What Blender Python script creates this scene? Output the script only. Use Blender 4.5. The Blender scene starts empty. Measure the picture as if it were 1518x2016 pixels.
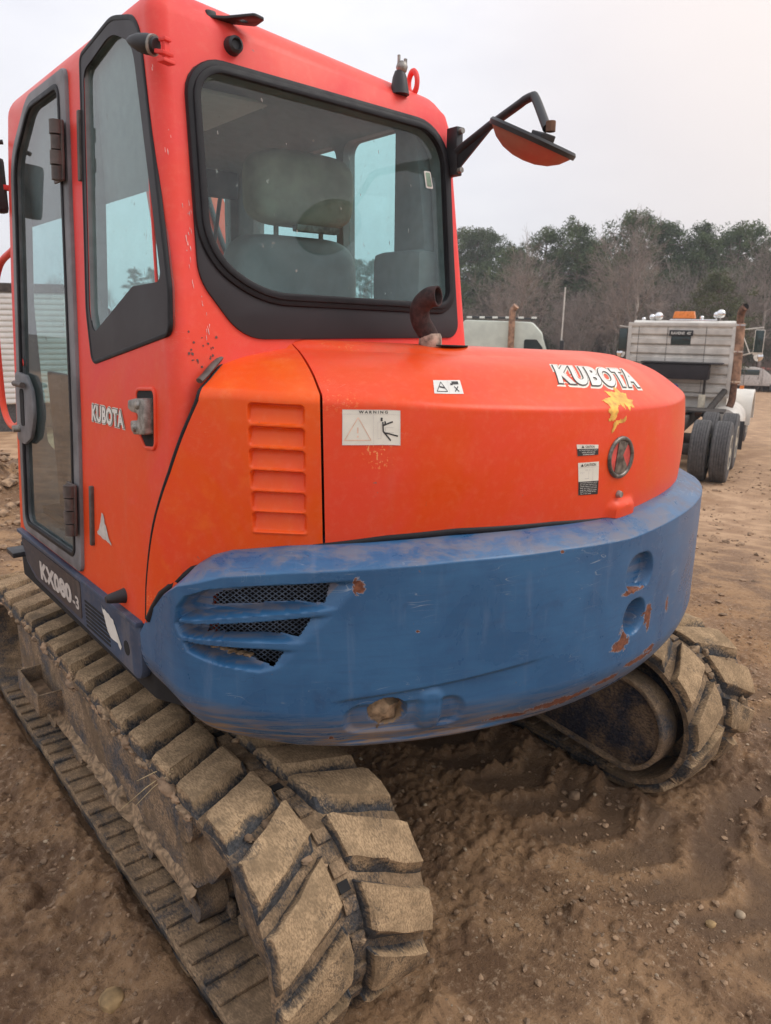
import bpy, bmesh, math, random
import numpy as np
from mathutils import Vector, Matrix
from mathutils.geometry import tessellate_polygon
random.seed(7); RNG = np.random.default_rng(7)
PI = math.pi; R_ = math.radians
scene = bpy.context.scene
COL = scene.collection

# ------------------------------------------------------------------ camera
CAM = np.array([-1.7755, -2.5763, 1.8081])
YAW, PITCH, ROLL = R_(39.4504), R_(-14.2464), R_(0.5966)
_f = Vector((math.sin(YAW)*math.cos(PITCH), math.cos(YAW)*math.cos(PITCH), math.sin(PITCH)))
_r = Vector((math.cos(YAW), -math.sin(YAW), 0)); _u = _r.cross(_f)
_r2 = _r*math.cos(ROLL)+_u*math.sin(ROLL); _u2 = -_r*math.sin(ROLL)+_u*math.cos(ROLL)
cd = bpy.data.cameras.new('camera'); cam = bpy.data.objects.new('camera', cd); COL.objects.link(cam)
cam.matrix_world = Matrix(((_r2.x,_u2.x,-_f.x,CAM[0]),(_r2.y,_u2.y,-_f.y,CAM[1]),(_r2.z,_u2.z,-_f.z,CAM[2]),(0,0,0,1)))
cd.sensor_fit = 'VERTICAL'; cd.sensor_height = 24; cd.lens = 24*1477.1/2016
cd.dof.use_dof = True; cd.dof.focus_distance = 2.35; cd.dof.aperture_fstop = 4.6
cd.clip_start = 0.05; cd.clip_end = 3000
scene.camera = cam

# ------------------------------------------------------------------ world, sun, exposure
SUN_YAW, SUN_EL = R_(128), R_(48)
world = bpy.data.worlds.new('World'); scene.world = world; world.use_nodes = True
nt = world.node_tree; nt.nodes.clear()
def wn(t, **k):
    n = nt.nodes.new(t)
    for a, b in k.items(): setattr(n, a, b)
    return n
sky = wn('ShaderNodeTexSky', sky_type='NISHITA', sun_disc=False, sun_elevation=SUN_EL, sun_rotation=SUN_YAW)
tc = wn('ShaderNodeTexCoord'); mp = wn('ShaderNodeMapping'); mp.inputs['Scale'].default_value = (1, 1, 2.6)
nz = wn('ShaderNodeTexNoise'); nz.inputs['Scale'].default_value = 1.6; nz.inputs['Detail'].default_value = 5; nz.inputs['Roughness'].default_value = .55
cr = wn('ShaderNodeValToRGB'); cr.color_ramp.elements[0].position = .34; cr.color_ramp.elements[1].position = .66
cr.color_ramp.elements[0].color = (.74, .75, .83, 1); cr.color_ramp.elements[1].color = (.97, .965, 1.0, 1)
vm = wn('ShaderNodeVectorMath', operation='DOT_PRODUCT')
sd = Vector((math.sin(R_(78))*math.cos(R_(24)), math.cos(R_(78))*math.cos(R_(24)), math.sin(R_(24))))
vm.inputs[1].default_value = sd
mr = wn('ShaderNodeMapRange'); mr.inputs[1].default_value = .80; mr.inputs[2].default_value = 1.0
mr.interpolation_type = 'SMOOTHSTEP'
mixw = wn('ShaderNodeMixRGB'); mixw.inputs[2].default_value = (.98, .88, .83, 1)
skys = wn('ShaderNodeMixRGB', blend_type='MULTIPLY'); skys.inputs[0].default_value = 1; skys.inputs[2].default_value = (.10, .10, .10, 1)
mixs = wn('ShaderNodeMixRGB'); mixs.inputs[0].default_value = .93
bg = wn('ShaderNodeBackground'); bg.inputs[1].default_value = 1.0
wo = wn('ShaderNodeOutputWorld')
L = nt.links.new
sz_ = wn('ShaderNodeSeparateXYZ'); L(tc.outputs['Generated'], sz_.inputs[0])
# overcast dome: a little brighter overhead than at the horizon
zen = wn('ShaderNodeMapRange'); zen.inputs[1].default_value = 0; zen.inputs[2].default_value = 1; zen.inputs[3].default_value = .93; zen.inputs[4].default_value = 1.45
L(sz_.outputs[2], zen.inputs[0])
L(tc.outputs['Generated'], mp.inputs[0]); L(mp.outputs[0], nz.inputs[0]); L(nz.outputs[0], cr.inputs[0])
L(tc.outputs['Generated'], vm.inputs[0]); L(vm.outputs['Value'], mr.inputs[0]); L(mr.outputs[0], mixw.inputs[0])
L(cr.outputs[0], mixw.inputs[1]); L(sky.outputs[0], skys.inputs[1])
L(skys.outputs[0], mixs.inputs[1]); L(mixw.outputs[0], mixs.inputs[2]); L(mixs.outputs[0], bg.inputs[0]); L(zen.outputs[0], bg.inputs[1]); L(bg.outputs[0], wo.inputs[0])
sl = bpy.data.lights.new('sun', 'SUN'); sl.energy = 1.5; sl.angle = R_(35); sl.color = (1, .95, .88)
so = bpy.data.objects.new('sun', sl); COL.objects.link(so)
sdir = Vector((math.sin(SUN_YAW)*math.cos(SUN_EL), math.cos(SUN_YAW)*math.cos(SUN_EL), math.sin(SUN_EL)))
so.rotation_euler = (-sdir).to_track_quat('-Z', 'Y').to_euler(); so.location = (0, 0, 30)
vs = scene.view_settings; vs.view_transform = 'Standard'; vs.look = 'None'; vs.exposure = 0.06; vs.gamma = 1
scene.cycles.use_denoising = True; scene.cycles.max_bounces = 8; scene.cycles.transparent_max_bounces = 24

# ------------------------------------------------------------------ helpers
def tag(o, label=None, cat=None, group=None, kind=None):
    if label: o['label'] = label
    if cat: o['category'] = cat
    if group: o['group'] = group
    if kind: o['kind'] = kind
    return o
def empty(name, loc=(0,0,0), rz=0, parent=None):
    o = bpy.data.objects.new(name, None); COL.objects.link(o); o.location = loc; o.rotation_euler = (0,0,rz)
    o.empty_display_size = .1
    if parent: o.parent = parent
    return o
def link(name, me, mat=None, parent=None):
    o = bpy.data.objects.new(name, me); COL.objects.link(o)
    if mat is not None and len(me.materials) == 0:
        for m in (mat if isinstance(mat, (list, tuple)) else [mat]): me.materials.append(m)
    if parent: o.parent = parent
    return o
def mesh(name, V, F, smooth=None):
    me = bpy.data.meshes.new(name); me.from_pydata([tuple(v) for v in V], [], [tuple(f) for f in F]); me.update()
    if smooth is not None: sm(me, smooth)
    return me
def sm(me, ang=35):
    me.shade_smooth()
    if ang < 180: me.set_sharp_from_angle(angle=R_(ang))
def mk(name, V, F, mat, parent=None, smooth=None, bevel=0, fixn=False):
    me = mesh(name, V, F)
    if bevel or fixn:
        bm = bmesh.new(); bm.from_mesh(me)
        bmesh.ops.remove_doubles(bm, verts=bm.verts, dist=1e-6)
        bmesh.ops.recalc_face_normals(bm, faces=bm.faces)
        if bevel:
            ed = [e for e in bm.edges if e.is_manifold and e.calc_face_angle(0) > .45]
            bmesh.ops.bevel(bm, geom=ed, offset=bevel, segments=2, profile=.6, affect='EDGES', clamp_overlap=True)
        bm.to_mesh(me); bm.free()
    if smooth is not None: sm(me, smooth)
    return link(name, me, mat, parent)
def boxVF(c, s, rz=0, rx=0, ry=0):
    M = Matrix.Rotation(rz,3,'Z') @ Matrix.Rotation(ry,3,'Y') @ Matrix.Rotation(rx,3,'X')
    V = []
    for i in (-1,1):
        for j in (-1,1):
            for k in (-1,1):
                V.append(Vector(c) + M @ Vector((i*s[0]/2, j*s[1]/2, k*s[2]/2)))
    F = [(0,1,3,2),(4,6,7,5),(0,4,5,1),(2,3,7,6),(0,2,6,4),(1,5,7,3)]
    return V, F
def box(name, c, s, mat, parent=None, bevel=.005, rz=0, rx=0, ry=0):
    V, F = boxVF(c, s, rz, rx, ry)
    return mk(name, V, F, mat, parent, smooth=40 if bevel else None, bevel=bevel)
class MB:
    def __init__(s): s.V = []; s.F = []
    def add(s, V, F):
        b = len(s.V); s.V += [Vector(v) for v in V]; s.F += [tuple(i+b for i in f) for f in F]; return s
    def box(s, c, d, **k): return s.add(*boxVF(c, d, **k))
    def tube(s, *a, **k): return s.add(*tubeVF(*a, **k))
    def build(s, name, mat, parent=None, smooth=None, bevel=0, fixn=False): return mk(name, s.V, s.F, mat, parent, smooth, bevel, fixn)
def tubeVF(path, rad, seg=10, cap=True, flat=None):
    P = [Vector(p) for p in path]; n = len(P)
    rad = [rad]*n if not hasattr(rad, '__len__') else rad
    V = []; F = []; up = None
    for i, p in enumerate(P):
        t = (P[min(i+1,n-1)]-P[max(i-1,0)]).normalized()
        if up is None:
            up = Vector((0,0,1)) if abs(t.z) < .9 else Vector((1,0,0))
        a = t.cross(up).normalized(); b = a.cross(t).normalized(); up = b
        for k in range(seg):
            q = 2*PI*k/seg; V.append(p + a*(rad[i]*math.cos(q)) + b*(rad[i]*(flat or 1)*math.sin(q)))
    for i in range(n-1):
        for k in range(seg):
            F.append((i*seg+k, i*seg+(k+1)%seg, (i+1)*seg+(k+1)%seg, (i+1)*seg+k))
    if cap: F.append(tuple(range(seg))[::-1]); F.append(tuple((n-1)*seg+k for k in range(seg)))
    return V, F
def tube(name, path, rad, mat, parent=None, seg=12, cap=True, flat=None):
    V, F = tubeVF(path, rad, seg, cap, flat); return mk(name, V, F, mat, parent, smooth=50)
def smoothpath(P, n=6):
    P = [Vector(p) for p in P]; out = []
    Q = [P[0]*2-P[1]] + P + [P[-1]*2-P[-2]]
    for i in range(1, len(Q)-2):
        for k in range(n):
            t = k/n; a,b,c,d = Q[i-1],Q[i],Q[i+1],Q[i+2]
            out.append(.5*((2*b)+(c-a)*t+(2*a-5*b+4*c-d)*t*t+(3*b-a-3*c+d)*t**3))
    out.append(P[-1]); return out
def latheVF(prof, seg=24, axis='Z', c=(0,0,0), closed=False):
    V = []; F = []; c = Vector(c)
    for r, h in prof:
        for k in range(seg):
            q = 2*PI*k/seg; x, y = r*math.cos(q), r*math.sin(q)
            V.append(c + (Vector((x,y,h)) if axis=='Z' else Vector((h,x,y)) if axis=='X' else Vector((y,h,x))))
    n = len(prof)
    for i in range(n if closed else n-1):
        j = (i+1) % n
        for k in range(seg): F.append((i*seg+k, i*seg+(k+1)%seg, j*seg+(k+1)%seg, j*seg+k))
    if not closed:
        F.append(tuple(range(seg))[::-1]); F.append(tuple((n-1)*seg+k for k in range(seg)))
    return V, F
def lathe(name, prof, mat, parent=None, seg=24, axis='Z', c=(0,0,0), closed=False, smooth=40):
    V, F = latheVF(prof, seg, axis, c, closed); return mk(name, V, F, mat, parent, smooth=smooth, fixn=True)
def rp(pts, rad=0, n=6):
    """rounded polygon: pts 2D, rad scalar or list"""
    m = len(pts); rad = [rad]*m if not hasattr(rad,'__len__') else rad; out = []
    for i in range(m):
        p = Vector(pts[i]); a = Vector(pts[i-1])-p; b = Vector(pts[(i+1)%m])-p; r = rad[i]
        if r <= 0: out.append(tuple(p)); continue
        la, lb = a.length, b.length; a.normalize(); b.normalize()
        half = a.angle(b)/2; d = min(r/math.tan(half), la*.49, lb*.49); r2 = d*math.tan(half)
        c = p + (a+b).normalized()*(r2/math.sin(half)); s = p+a*d-c; e = p+b*d-c
        a0 = math.atan2(s.y,s.x); a1 = math.atan2(e.y,e.x); da = (a1-a0+PI)%(2*PI)-PI
        for k in range(n+1):
            q = a0+da*k/n; out.append((c.x+r2*math.cos(q), c.y+r2*math.sin(q)))
    return out
def offset_poly(poly, d):
    n = len(poly); A = sum(poly[i][0]*poly[(i+1)%n][1]-poly[(i+1)%n][0]*poly[i][1] for i in range(n)); sg = 1 if A > 0 else -1
    out = []
    for i in range(n):
        p0, p1, p2 = Vector(poly[i-1]), Vector(poly[i]), Vector(poly[(i+1)%n])
        e1 = (p1-p0).normalized(); e2 = (p2-p1).normalized()
        n1 = Vector((e1.y,-e1.x)); n2 = Vector((e2.y,-e2.x)); m = (n1+n2)
        if m.length < 1e-6: m = n1
        m.normalize(); out.append(tuple(p1 + m*(sg*d/max(.3, m.dot(n1)))))
    return out
def curve_mesh(build):
    cu = bpy.data.curves.new('tmp', 'CURVE'); build(cu)
    o = bpy.data.objects.new('tmp', cu); COL.objects.link(o)
    dg = bpy.context.evaluated_depsgraph_get()
    me = bpy.data.meshes.new_from_object(o.evaluated_get(dg)); bpy.data.objects.remove(o); bpy.data.curves.remove(cu)
    return me
def plate(name, loops, thick, fmap, mat, parent=None, bevel=0, smooth=30):
    """flat plate from closed 2D loops (later loops are holes), mapped by fmap(u,v,w); w runs -thick..0 outward = 0"""
    def b(cu):
        cu.dimensions = '2D'; cu.fill_mode = 'BOTH'; cu.extrude = max(thick/2-bevel, 1e-5); cu.bevel_depth = bevel; cu.bevel_resolution = 1
        for lp in loops:
            lp = offset_poly(lp, -bevel) if bevel and lp is loops[0] else (offset_poly(lp, bevel) if bevel else lp)
            sp = cu.splines.new('POLY'); sp.points.add(len(lp)-1); sp.use_cyclic_u = True
            for i, p in enumerate(lp): sp.points[i].co = (p[0], p[1], 0, 1)
    me = curve_mesh(b)
    for v in me.vertices: v.co = fmap(v.co.x, v.co.y, v.co.z-thick/2)
    me.materials.clear()
    bm = bmesh.new(); bm.from_mesh(me); bmesh.ops.remove_doubles(bm, verts=bm.verts, dist=1e-5)
    bmesh.ops.recalc_face_normals(bm, faces=bm.faces); bm.to_mesh(me); bm.free()
    if smooth: sm(me, smooth)
    return link(name, me, mat, parent)
def text2d(s, bold=0.0, spacing=1.0):
    cu = bpy.data.curves.new('tmp', 'FONT'); cu.body = s; cu.size = 1; cu.offset = bold; cu.space_character = spacing; cu.resolution_u = 3
    o = bpy.data.objects.new('tmp', cu); COL.objects.link(o)
    dg = bpy.context.evaluated_depsgraph_get(); me = bpy.data.meshes.new_from_object(o.evaluated_get(dg))
    V = np.array([v.co[:2] for v in me.vertices]); F = [tuple(p.vertices) for p in me.polygons]
    bpy.data.objects.remove(o); bpy.data.curves.remove(cu); bpy.data.meshes.remove(me)
    mn, mx = V.min(0), V.max(0); return (V-mn)/(mx-mn), F
def poly_fill(pts):
    return [tuple(t) for t in tessellate_polygon([[Vector((p[0],p[1],0)) for p in pts]])]
# value noise in numpy
def _h(ix, iy, seed):
    n = (ix*374761393 + iy*668265263 + seed*1442695041) & 0x7fffffff
    n = ((n ^ (n >> 13))*1274126177) & 0x7fffffff
    return ((n ^ (n >> 16)) & 0xffff)/65535.0
def vnoise(x, y, seed=0):
    ix = np.floor(x).astype(np.int64); iy = np.floor(y).astype(np.int64); fx = x-ix; fy = y-iy
    fx = fx*fx*fx*(fx*(fx*6-15)+10); fy = fy*fy*fy*(fy*(fy*6-15)+10)
    a = _h(ix,iy,seed); b = _h(ix+1,iy,seed); c = _h(ix,iy+1,seed); d = _h(ix+1,iy+1,seed)
    return (a*(1-fx)+b*fx)*(1-fy)+(c*(1-fx)+d*fx)*fy
def fbm(x, y, o=4, seed=0, g=.5):
    s = 0; a = 1; t = 0
    for k in range(o): s = s+a*vnoise(x*2**k+17.3*k, y*2**k-9.1*k, seed+k); t += a; a *= g
    return s/t
def sst(a, b, x): t = np.clip((x-a)/(b-a), 0, 1); return t*t*(3-2*t)

# ------------------------------------------------------------------ materials
class Mat:
    def __init__(s, name, rough=.6, metal=0, spec=.5):
        s.m = bpy.data.materials.new(name); s.m.use_nodes = True; s.nt = s.m.node_tree; s.n = s.nt.nodes; s.n.clear()
        s.out = s.n.new('ShaderNodeOutputMaterial'); s.b = s.n.new('ShaderNodeBsdfPrincipled'); s.nt.links.new(s.b.outputs[0], s.out.inputs[0])
        s.b.inputs['Roughness'].default_value = rough; s.b.inputs['Metallic'].default_value = metal; s.b.inputs['Specular IOR Level'].default_value = spec
        s._co = None
    def L(s, a, b): s.nt.links.new(a, b)
    def co(s):
        if not s._co: s._co = s.n.new('ShaderNodeTexCoord').outputs['Object']
        return s._co
    def attr(s, name):
        a = s.n.new('ShaderNodeAttribute'); a.attribute_name = name; return a.outputs['Vector']
    def mapv(s, v, scale=(1,1,1), loc=(0,0,0), rot=(0,0,0)):
        m = s.n.new('ShaderNodeMapping'); m.inputs['Scale'].default_value = scale; m.inputs['Location'].default_value = loc; m.inputs['Rotation'].default_value = rot
        s.L(v, m.inputs[0]); return m.outputs[0]
    def noise(s, scale=5, detail=4, rough=.55, v=None, dist=0):
        n = s.n.new('ShaderNodeTexNoise'); n.inputs['Scale'].default_value = scale; n.inputs['Detail'].default_value = detail
        n.inputs['Roughness'].default_value = rough; n.inputs['Distortion'].default_value = dist
        s.L(v if v is not None else s.co(), n.inputs['Vector']); return n.outputs[0]
    def vor(s, scale=5, feature='F1', v=None, out='Distance'):
        n = s.n.new('ShaderNodeTexVoronoi'); n.feature = feature; n.inputs['Scale'].default_value = scale
        s.L(v if v is not None else s.co(), n.inputs['Vector']); return n.outputs[out]
    def rng(s, x, a, b, c=0, d=1, smooth=True):
        n = s.n.new('ShaderNodeMapRange'); n.interpolation_type = 'SMOOTHSTEP' if smooth else 'LINEAR'
        for i, q in enumerate((a, b, c, d)): n.inputs[i+1].default_value = q
        s.L(x, n.inputs[0]); return n.outputs[0]
    def math(s, op, a, b=None, c=None):
        n = s.n.new('ShaderNodeMath'); n.operation = op
        for i, q in enumerate((a, b, c)):
            if q is None: continue
            if isinstance(q, (int, float)): n.inputs[i].default_value = q
            else: s.L(q, n.inputs[i])
        return n.outputs[0]
    def mix(s, f, a, b, mode='MIX'):
        n = s.n.new('ShaderNodeMixRGB'); n.blend_type = mode
        for i, q in enumerate((f, a, b)):
            if isinstance(q, (int, float)): n.inputs[i].default_value = q if i == 0 else (q,q,q,1)
            elif isinstance(q, tuple): n.inputs[i].default_value = (*q, 1)[:4]
            else: s.L(q, n.inputs[i])
        return n.outputs[0]
    def sep(s, v):
        n = s.n.new('ShaderNodeSeparateXYZ'); s.L(v, n.inputs[0]); return n.outputs
    def color(s, c):
        if isinstance(c, tuple): s.b.inputs['Base Color'].default_value = (*c, 1)
        else: s.L(c, s.b.inputs['Base Color'])
        return s
    def rough(s, x):
        if isinstance(x, (int, float)): s.b.inputs['Roughness'].default_value = x
        else: s.L(x, s.b.inputs['Roughness'])
        return s
    def bump(s, h, strength=.3, dist=.01):
        n = s.n.new('ShaderNodeBump'); n.inputs['Strength'].default_value = strength; n.inputs['Distance'].default_value = dist
        s.L(h, n.inputs['Height']); s.L(n.outputs[0], s.b.inputs['Normal']); return s
    def up(s):
        g = s.n.new('ShaderNodeNewGeometry'); return s.sep(g.outputs['Normal'])[2]
def plain(name, c, rough=.6, metal=0, var=.25, scale=30, spec=.5, bump=0):
    m = Mat(name, rough, metal, spec); n = m.noise(scale, 5)
    m.color(m.mix(m.rng(n, .3, .7), tuple(x*(1-var) for x in c), tuple(min(1,x*(1+var)) for x in c)))
    m.rough(m.rng(n, .2, .8, rough*.85, min(1,rough*1.15)))
    if bump: m.bump(n, bump, .004)
    return m.m
def paint(name, A, B, dustc=(.42,.33,.24), dust=.25, scratch=.35, rough=.38, fade=None, coat=.0, seed=0, low=None, spec=.4, speck=0):
    """weathered machine enamel: A/B patchy hue, dust film, pale scratches"""
    m = Mat(name, rough, spec=spec); v = m.mapv(m.co(), loc=(seed*3.1, seed*1.7, seed))
    big = m.noise(1.9, 5, .6, v, .5); fine = m.noise(55, 4, .6, v)
    c = m.mix(m.rng(big, .36, .64), A, B)
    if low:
        zz_ = m.math('ADD', m.sep(m.co())[2], m.math('MULTIPLY', m.math('SUBTRACT', big, .5), .9)); c = m.mix(m.rng(zz_, low[1], low[2], .9, 0), c, low[0])  # low: colour by height, painting in the reflection of sky above and ground below
    if fade:
        f2 = m.noise(5.5, 6, .65, v, .3); c = m.mix(m.rng(f2, .52, .78, 0, .55), c, fade)
    c = m.mix(m.rng(fine, .45, .8, 0, .05), c, (.9,.6,.4))
    st = m.noise(7, 5, .6, m.mapv(v, (1,1,.16)), .2); c = m.mix(m.rng(st, .56, .8, 0, dust), c, dustc)
    sc1 = m.noise(26, 2, .5, m.mapv(v, (.25,1,3.5), rot=(.3,.5,.2)), 1.5)
    line = m.math('SUBTRACT', 1, m.rng(m.math('ABSOLUTE', m.math('SUBTRACT', sc1, .5)), 0, .004))
    gate = m.rng(m.noise(3.2, 3, .5, v), .6, .72)
    c = m.mix(m.math('MULTIPLY', m.math('MULTIPLY', line, gate), scratch), c, (.75,.62,.52))
    chip = m.rng(m.noise(90, 2, .5, v), .735, .75); chip = m.math('MULTIPLY', chip, m.rng(m.noise(4, 2, .5, v), .56, .66))
    c = m.mix(m.math('MULTIPLY', chip, .7), c, (.22,.16,.14))
    spk = m.math('MULTIPLY', m.rng(m.noise(130, 2, .5, v), .58, .66), m.rng(m.noise(4.2, 3, .5, m.mapv(v, loc=(3,7,1))), .60, .72)); c = m.mix(m.math('MULTIPLY', spk, speck), c, (.93,.46,.17))
    m.color(c); m.rough(m.rng(big, .3, .7, rough*.85, rough*1.35)); m.bump(m.math('ADD', m.math('MULTIPLY', fine, .02), big), .10, .004)
    if coat: m.b.inputs['Coat Weight'].default_value = coat; m.b.inputs['Coat Roughness'].default_value = .25
    return m.m
def mud_rubber(name, mudc=(.40,.275,.165), rub=(.042,.043,.046), amount=.5, mscale=7, film=False):
    m = Mat(name, .85, spec=.3); n1 = m.noise(mscale, 8, .68, None, .3); n2 = m.noise(90, 4, .7); upn = m.up()
    fib = m.noise(260, 3, .6, m.mapv(m.co(), (1,.30,.6), rot=(.4,.3,.5)), .25)
    f = m.math('ADD', m.math('ADD', n1, m.math('MULTIPLY', m.math('SUBTRACT', m.math('ADD', n2, fib), 1.0), .26)), m.math('MULTIPLY', upn, .07))
    if film:
        tp = m.n.new('ShaderNodeAttribute'); tp.attribute_name = 'top'; f = m.math('ADD', f, m.math('MULTIPLY', m.math('SUBTRACT', tp.outputs['Fac'], .55), .30))
    f = m.rng(f, .56-amount*.35, .80-amount*.35)
    mc = m.mix(m.rng(m.noise(16, 6, .6), .3, .7), tuple(x*.70 for x in mudc), tuple(x*1.3 for x in mudc)); mc = m.mix(m.rng(fib, .40, .60, .6, 0), mc, tuple(x*.42 for x in mudc))
    mc = m.mix(m.rng(m.noise(5.5, 5, .65, None, .4), .50, .64, 0, .65), mc, tuple(x*.45 for x in mudc))
    sc = m.noise(60, 2, .5, m.mapv(m.co(), (1,.2,1), rot=(.2,.1,.6)), 2); sl_ = m.math('SUBTRACT', 1, m.rng(m.math('ABSOLUTE', m.math('SUBTRACT', sc, .5)), 0, .012))
    rc = m.mix(m.math('MULTIPLY', sl_, .35), m.mix(m.rng(n2,.3,.7), tuple(x*.6 for x in rub), tuple(x*1.7 for x in rub)), (.3,.24,.17))
    m.color(m.mix(f, rc, mc)); m.rough(m.mix(f, .6, .95))
    m.bump(m.math('ADD', m.math('MULTIPLY', n2, .5), m.math('MULTIPLY', f, 1.0)), .55, .006)
    return m.m
M = {}
M['cab'] = paint('cab_red_paint', (.84,.072,.045), (.83,.065,.065), dust=.12, scratch=.8, rough=.42, fade=(.85,.10,.085), seed=1, spec=.3, low=((.80,.072,.004), 1.25, 1.85))  # low paints the ground's orange reflection into the lower cab colour
M['hood'] = paint('hood_orange_paint', (.80,.072,.003), (.84,.068,.030), dust=.16, scratch=.35, rough=.34, fade=(.86,.12,.045), seed=2, speck=.7, spec=.25, coat=.10)
M['panel'] = paint('panel_orange_paint', (.83,.095,.003), (.84,.070,.025), dust=.14, scratch=.4, rough=.35, fade=(.90,.20,.03), seed=3, speck=.7, spec=.25, coat=.10)
M['black'] = plain('black_plastic', (.022,.021,.023), .5)
M['gasket'] = plain('rubber_gasket', (.016,.015,.017), .55, spec=.25)
M['blackpl'] = plain('black_painted_panel', (.030,.025,.027), .5, var=.15, scale=6, spec=.3)
M['dark'] = plain('dark_void', (.012,.011,.011), .9)
M['lining'] = plain('cab_lining', (.27,.26,.26), .9, var=.1)
M['liner2'] = plain('hatch_lining', (.62,.62,.62), .8, var=.05)
M['seat'] = plain('seat_vinyl', (.42,.38,.305), .75, var=.22, scale=12)
M['seatback'] = plain('seat_back_shell', (.27,.26,.255), .6, var=.15, scale=10)
M['doorgrey'] = plain('door_grey_paint', (.17,.165,.17), .55, var=.35, scale=9)
M['hinge'] = plain('hinge_brown_steel', (.095,.075,.065), .6, var=.4, scale=25)
M['steel'] = plain('worn_steel', (.30,.28,.25), .45, metal=.6, var=.4, scale=60)
M['chrome'] = plain('chrome', (.78,.78,.78), .12, metal=1, var=.04)
M['white'] = plain('decal_white', (.74,.72,.66), .5, var=.08, scale=20)
M['decalwarm'] = plain('decal_cream', (.78,.74,.63), .5, var=.07, scale=14)
M['decalblack'] = plain('decal_black', (.03,.028,.027), .5)
M['decalred'] = plain('decal_orange_line', (.80,.50,.36), .5)
M['yellow'] = plain('peeled_yellow', (.90,.42,.07), .6, var=.35, scale=40)
M['silver'] = plain('decal_silver', (.58,.54,.50), .4, var=.15, scale=40)
M['rustpipe'] = plain('rusty_exhaust', (.048,.028,.026), .9, var=.5, scale=70, bump=.5)
M['ash'] = plain('flaking_pipe', (.36,.27,.21), .9, var=.6, scale=45)
M['mudrub'] = mud_rubber('muddy_rubber', mudc=(.40,.272,.155), amount=.47, film=True)
M['mudrub2'] = mud_rubber('muddy_belt', amount=.60, mudc=(.29,.195,.115))
M['mudsteel'] = mud_rubber('muddy_steel', (.32,.22,.135), (.07,.075,.085), .66, 5)
M['mudblue'] = mud_rubber('muddy_blue_steel', (.20,.135,.085), (.018,.022,.036), .46, 6)
M['sand'] = plain('caked_mud', (.29,.195,.115), .95, var=.5, scale=45, bump=.8)
def glass(name, tint, dust=.05, gl=1.0):
    m = bpy.data.materials.new(name); m.use_nodes = True; n = m.node_tree.nodes; n.clear(); Lk = m.node_tree.links.new
    o = n.new('ShaderNodeOutputMaterial'); tr = n.new('ShaderNodeBsdfTransparent'); tr.inputs[0].default_value = (*tint, 1)
    g = n.new('ShaderNodeBsdfGlossy'); g.inputs['Roughness'].default_value = .015; g.inputs[0].default_value = (gl,gl,gl,1)
    fr = n.new('ShaderNodeFresnel'); fr.inputs[0].default_value = 1.5
    geo = n.new('ShaderNodeNewGeometry'); inv = n.new('ShaderNodeMath'); inv.operation = 'SUBTRACT'; inv.inputs[0].default_value = 1; Lk(geo.outputs['Backfacing'], inv.inputs[1]); mu = n.new('ShaderNodeMath'); mu.operation = 'MULTIPLY'; Lk(fr.outputs[0], mu.inputs[0]); Lk(inv.outputs[0], mu.inputs[1])
    mx = n.new('ShaderNodeMixShader'); Lk(mu.outputs[0], mx.inputs[0]); Lk(tr.outputs[0], mx.inputs[1]); Lk(g.outputs[0], mx.inputs[2])
    df = n.new('ShaderNodeBsdfDiffuse'); df.inputs[0].default_value = (.45,.42,.38,1)
    t = n.new('ShaderNodeTexCoord'); nz = n.new('ShaderNodeTexNoise'); nz.inputs['Scale'].default_value = 9; nz.inputs['Detail'].default_value = 8; nz.inputs['Roughness'].default_value = .7
    Lk(t.outputs['Object'], nz.inputs['Vector']); mr = n.new('ShaderNodeMapRange'); mr.inputs[1].default_value = .35; mr.inputs[2].default_value = .8; mr.inputs[3].default_value = dust*.4; mr.inputs[4].default_value = dust*2
    Lk(nz.outputs[0], mr.inputs[0])
    n2 = n.new('ShaderNodeTexNoise'); n2.inputs['Scale'].default_value = 75; n2.inputs['Detail'].default_value = 2; mp2 = n.new('ShaderNodeMapping'); mp2.inputs['Scale'].default_value = (1,1,.45); Lk(t.outputs['Object'], mp2.inputs[0]); Lk(mp2.outputs[0], n2.inputs['Vector'])
    r2 = n.new('ShaderNodeMapRange'); r2.inputs[1].default_value = .735; r2.inputs[2].default_value = .76; r2.inputs[4].default_value = .5; Lk(n2.outputs[0], r2.inputs[0]); mxx = n.new('ShaderNodeMath'); mxx.operation = 'MAXIMUM'; Lk(mr.outputs[0], mxx.inputs[0]); Lk(r2.outputs[0], mxx.inputs[1])
    m2 = n.new('ShaderNodeMixShader'); Lk(mxx.outputs[0], m2.inputs[0]); Lk(mx.outputs[0], m2.inputs[1]); Lk(df.outputs[0], m2.inputs[2])
    Lk(m2.outputs[0], o.inputs[0]); return m
M['glass'] = glass('tinted_cab_glass', (.82,.935,.93), .03)
M['glassd'] = glass('dusty_door_glass', (.78,.87,.88), .05)

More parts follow.
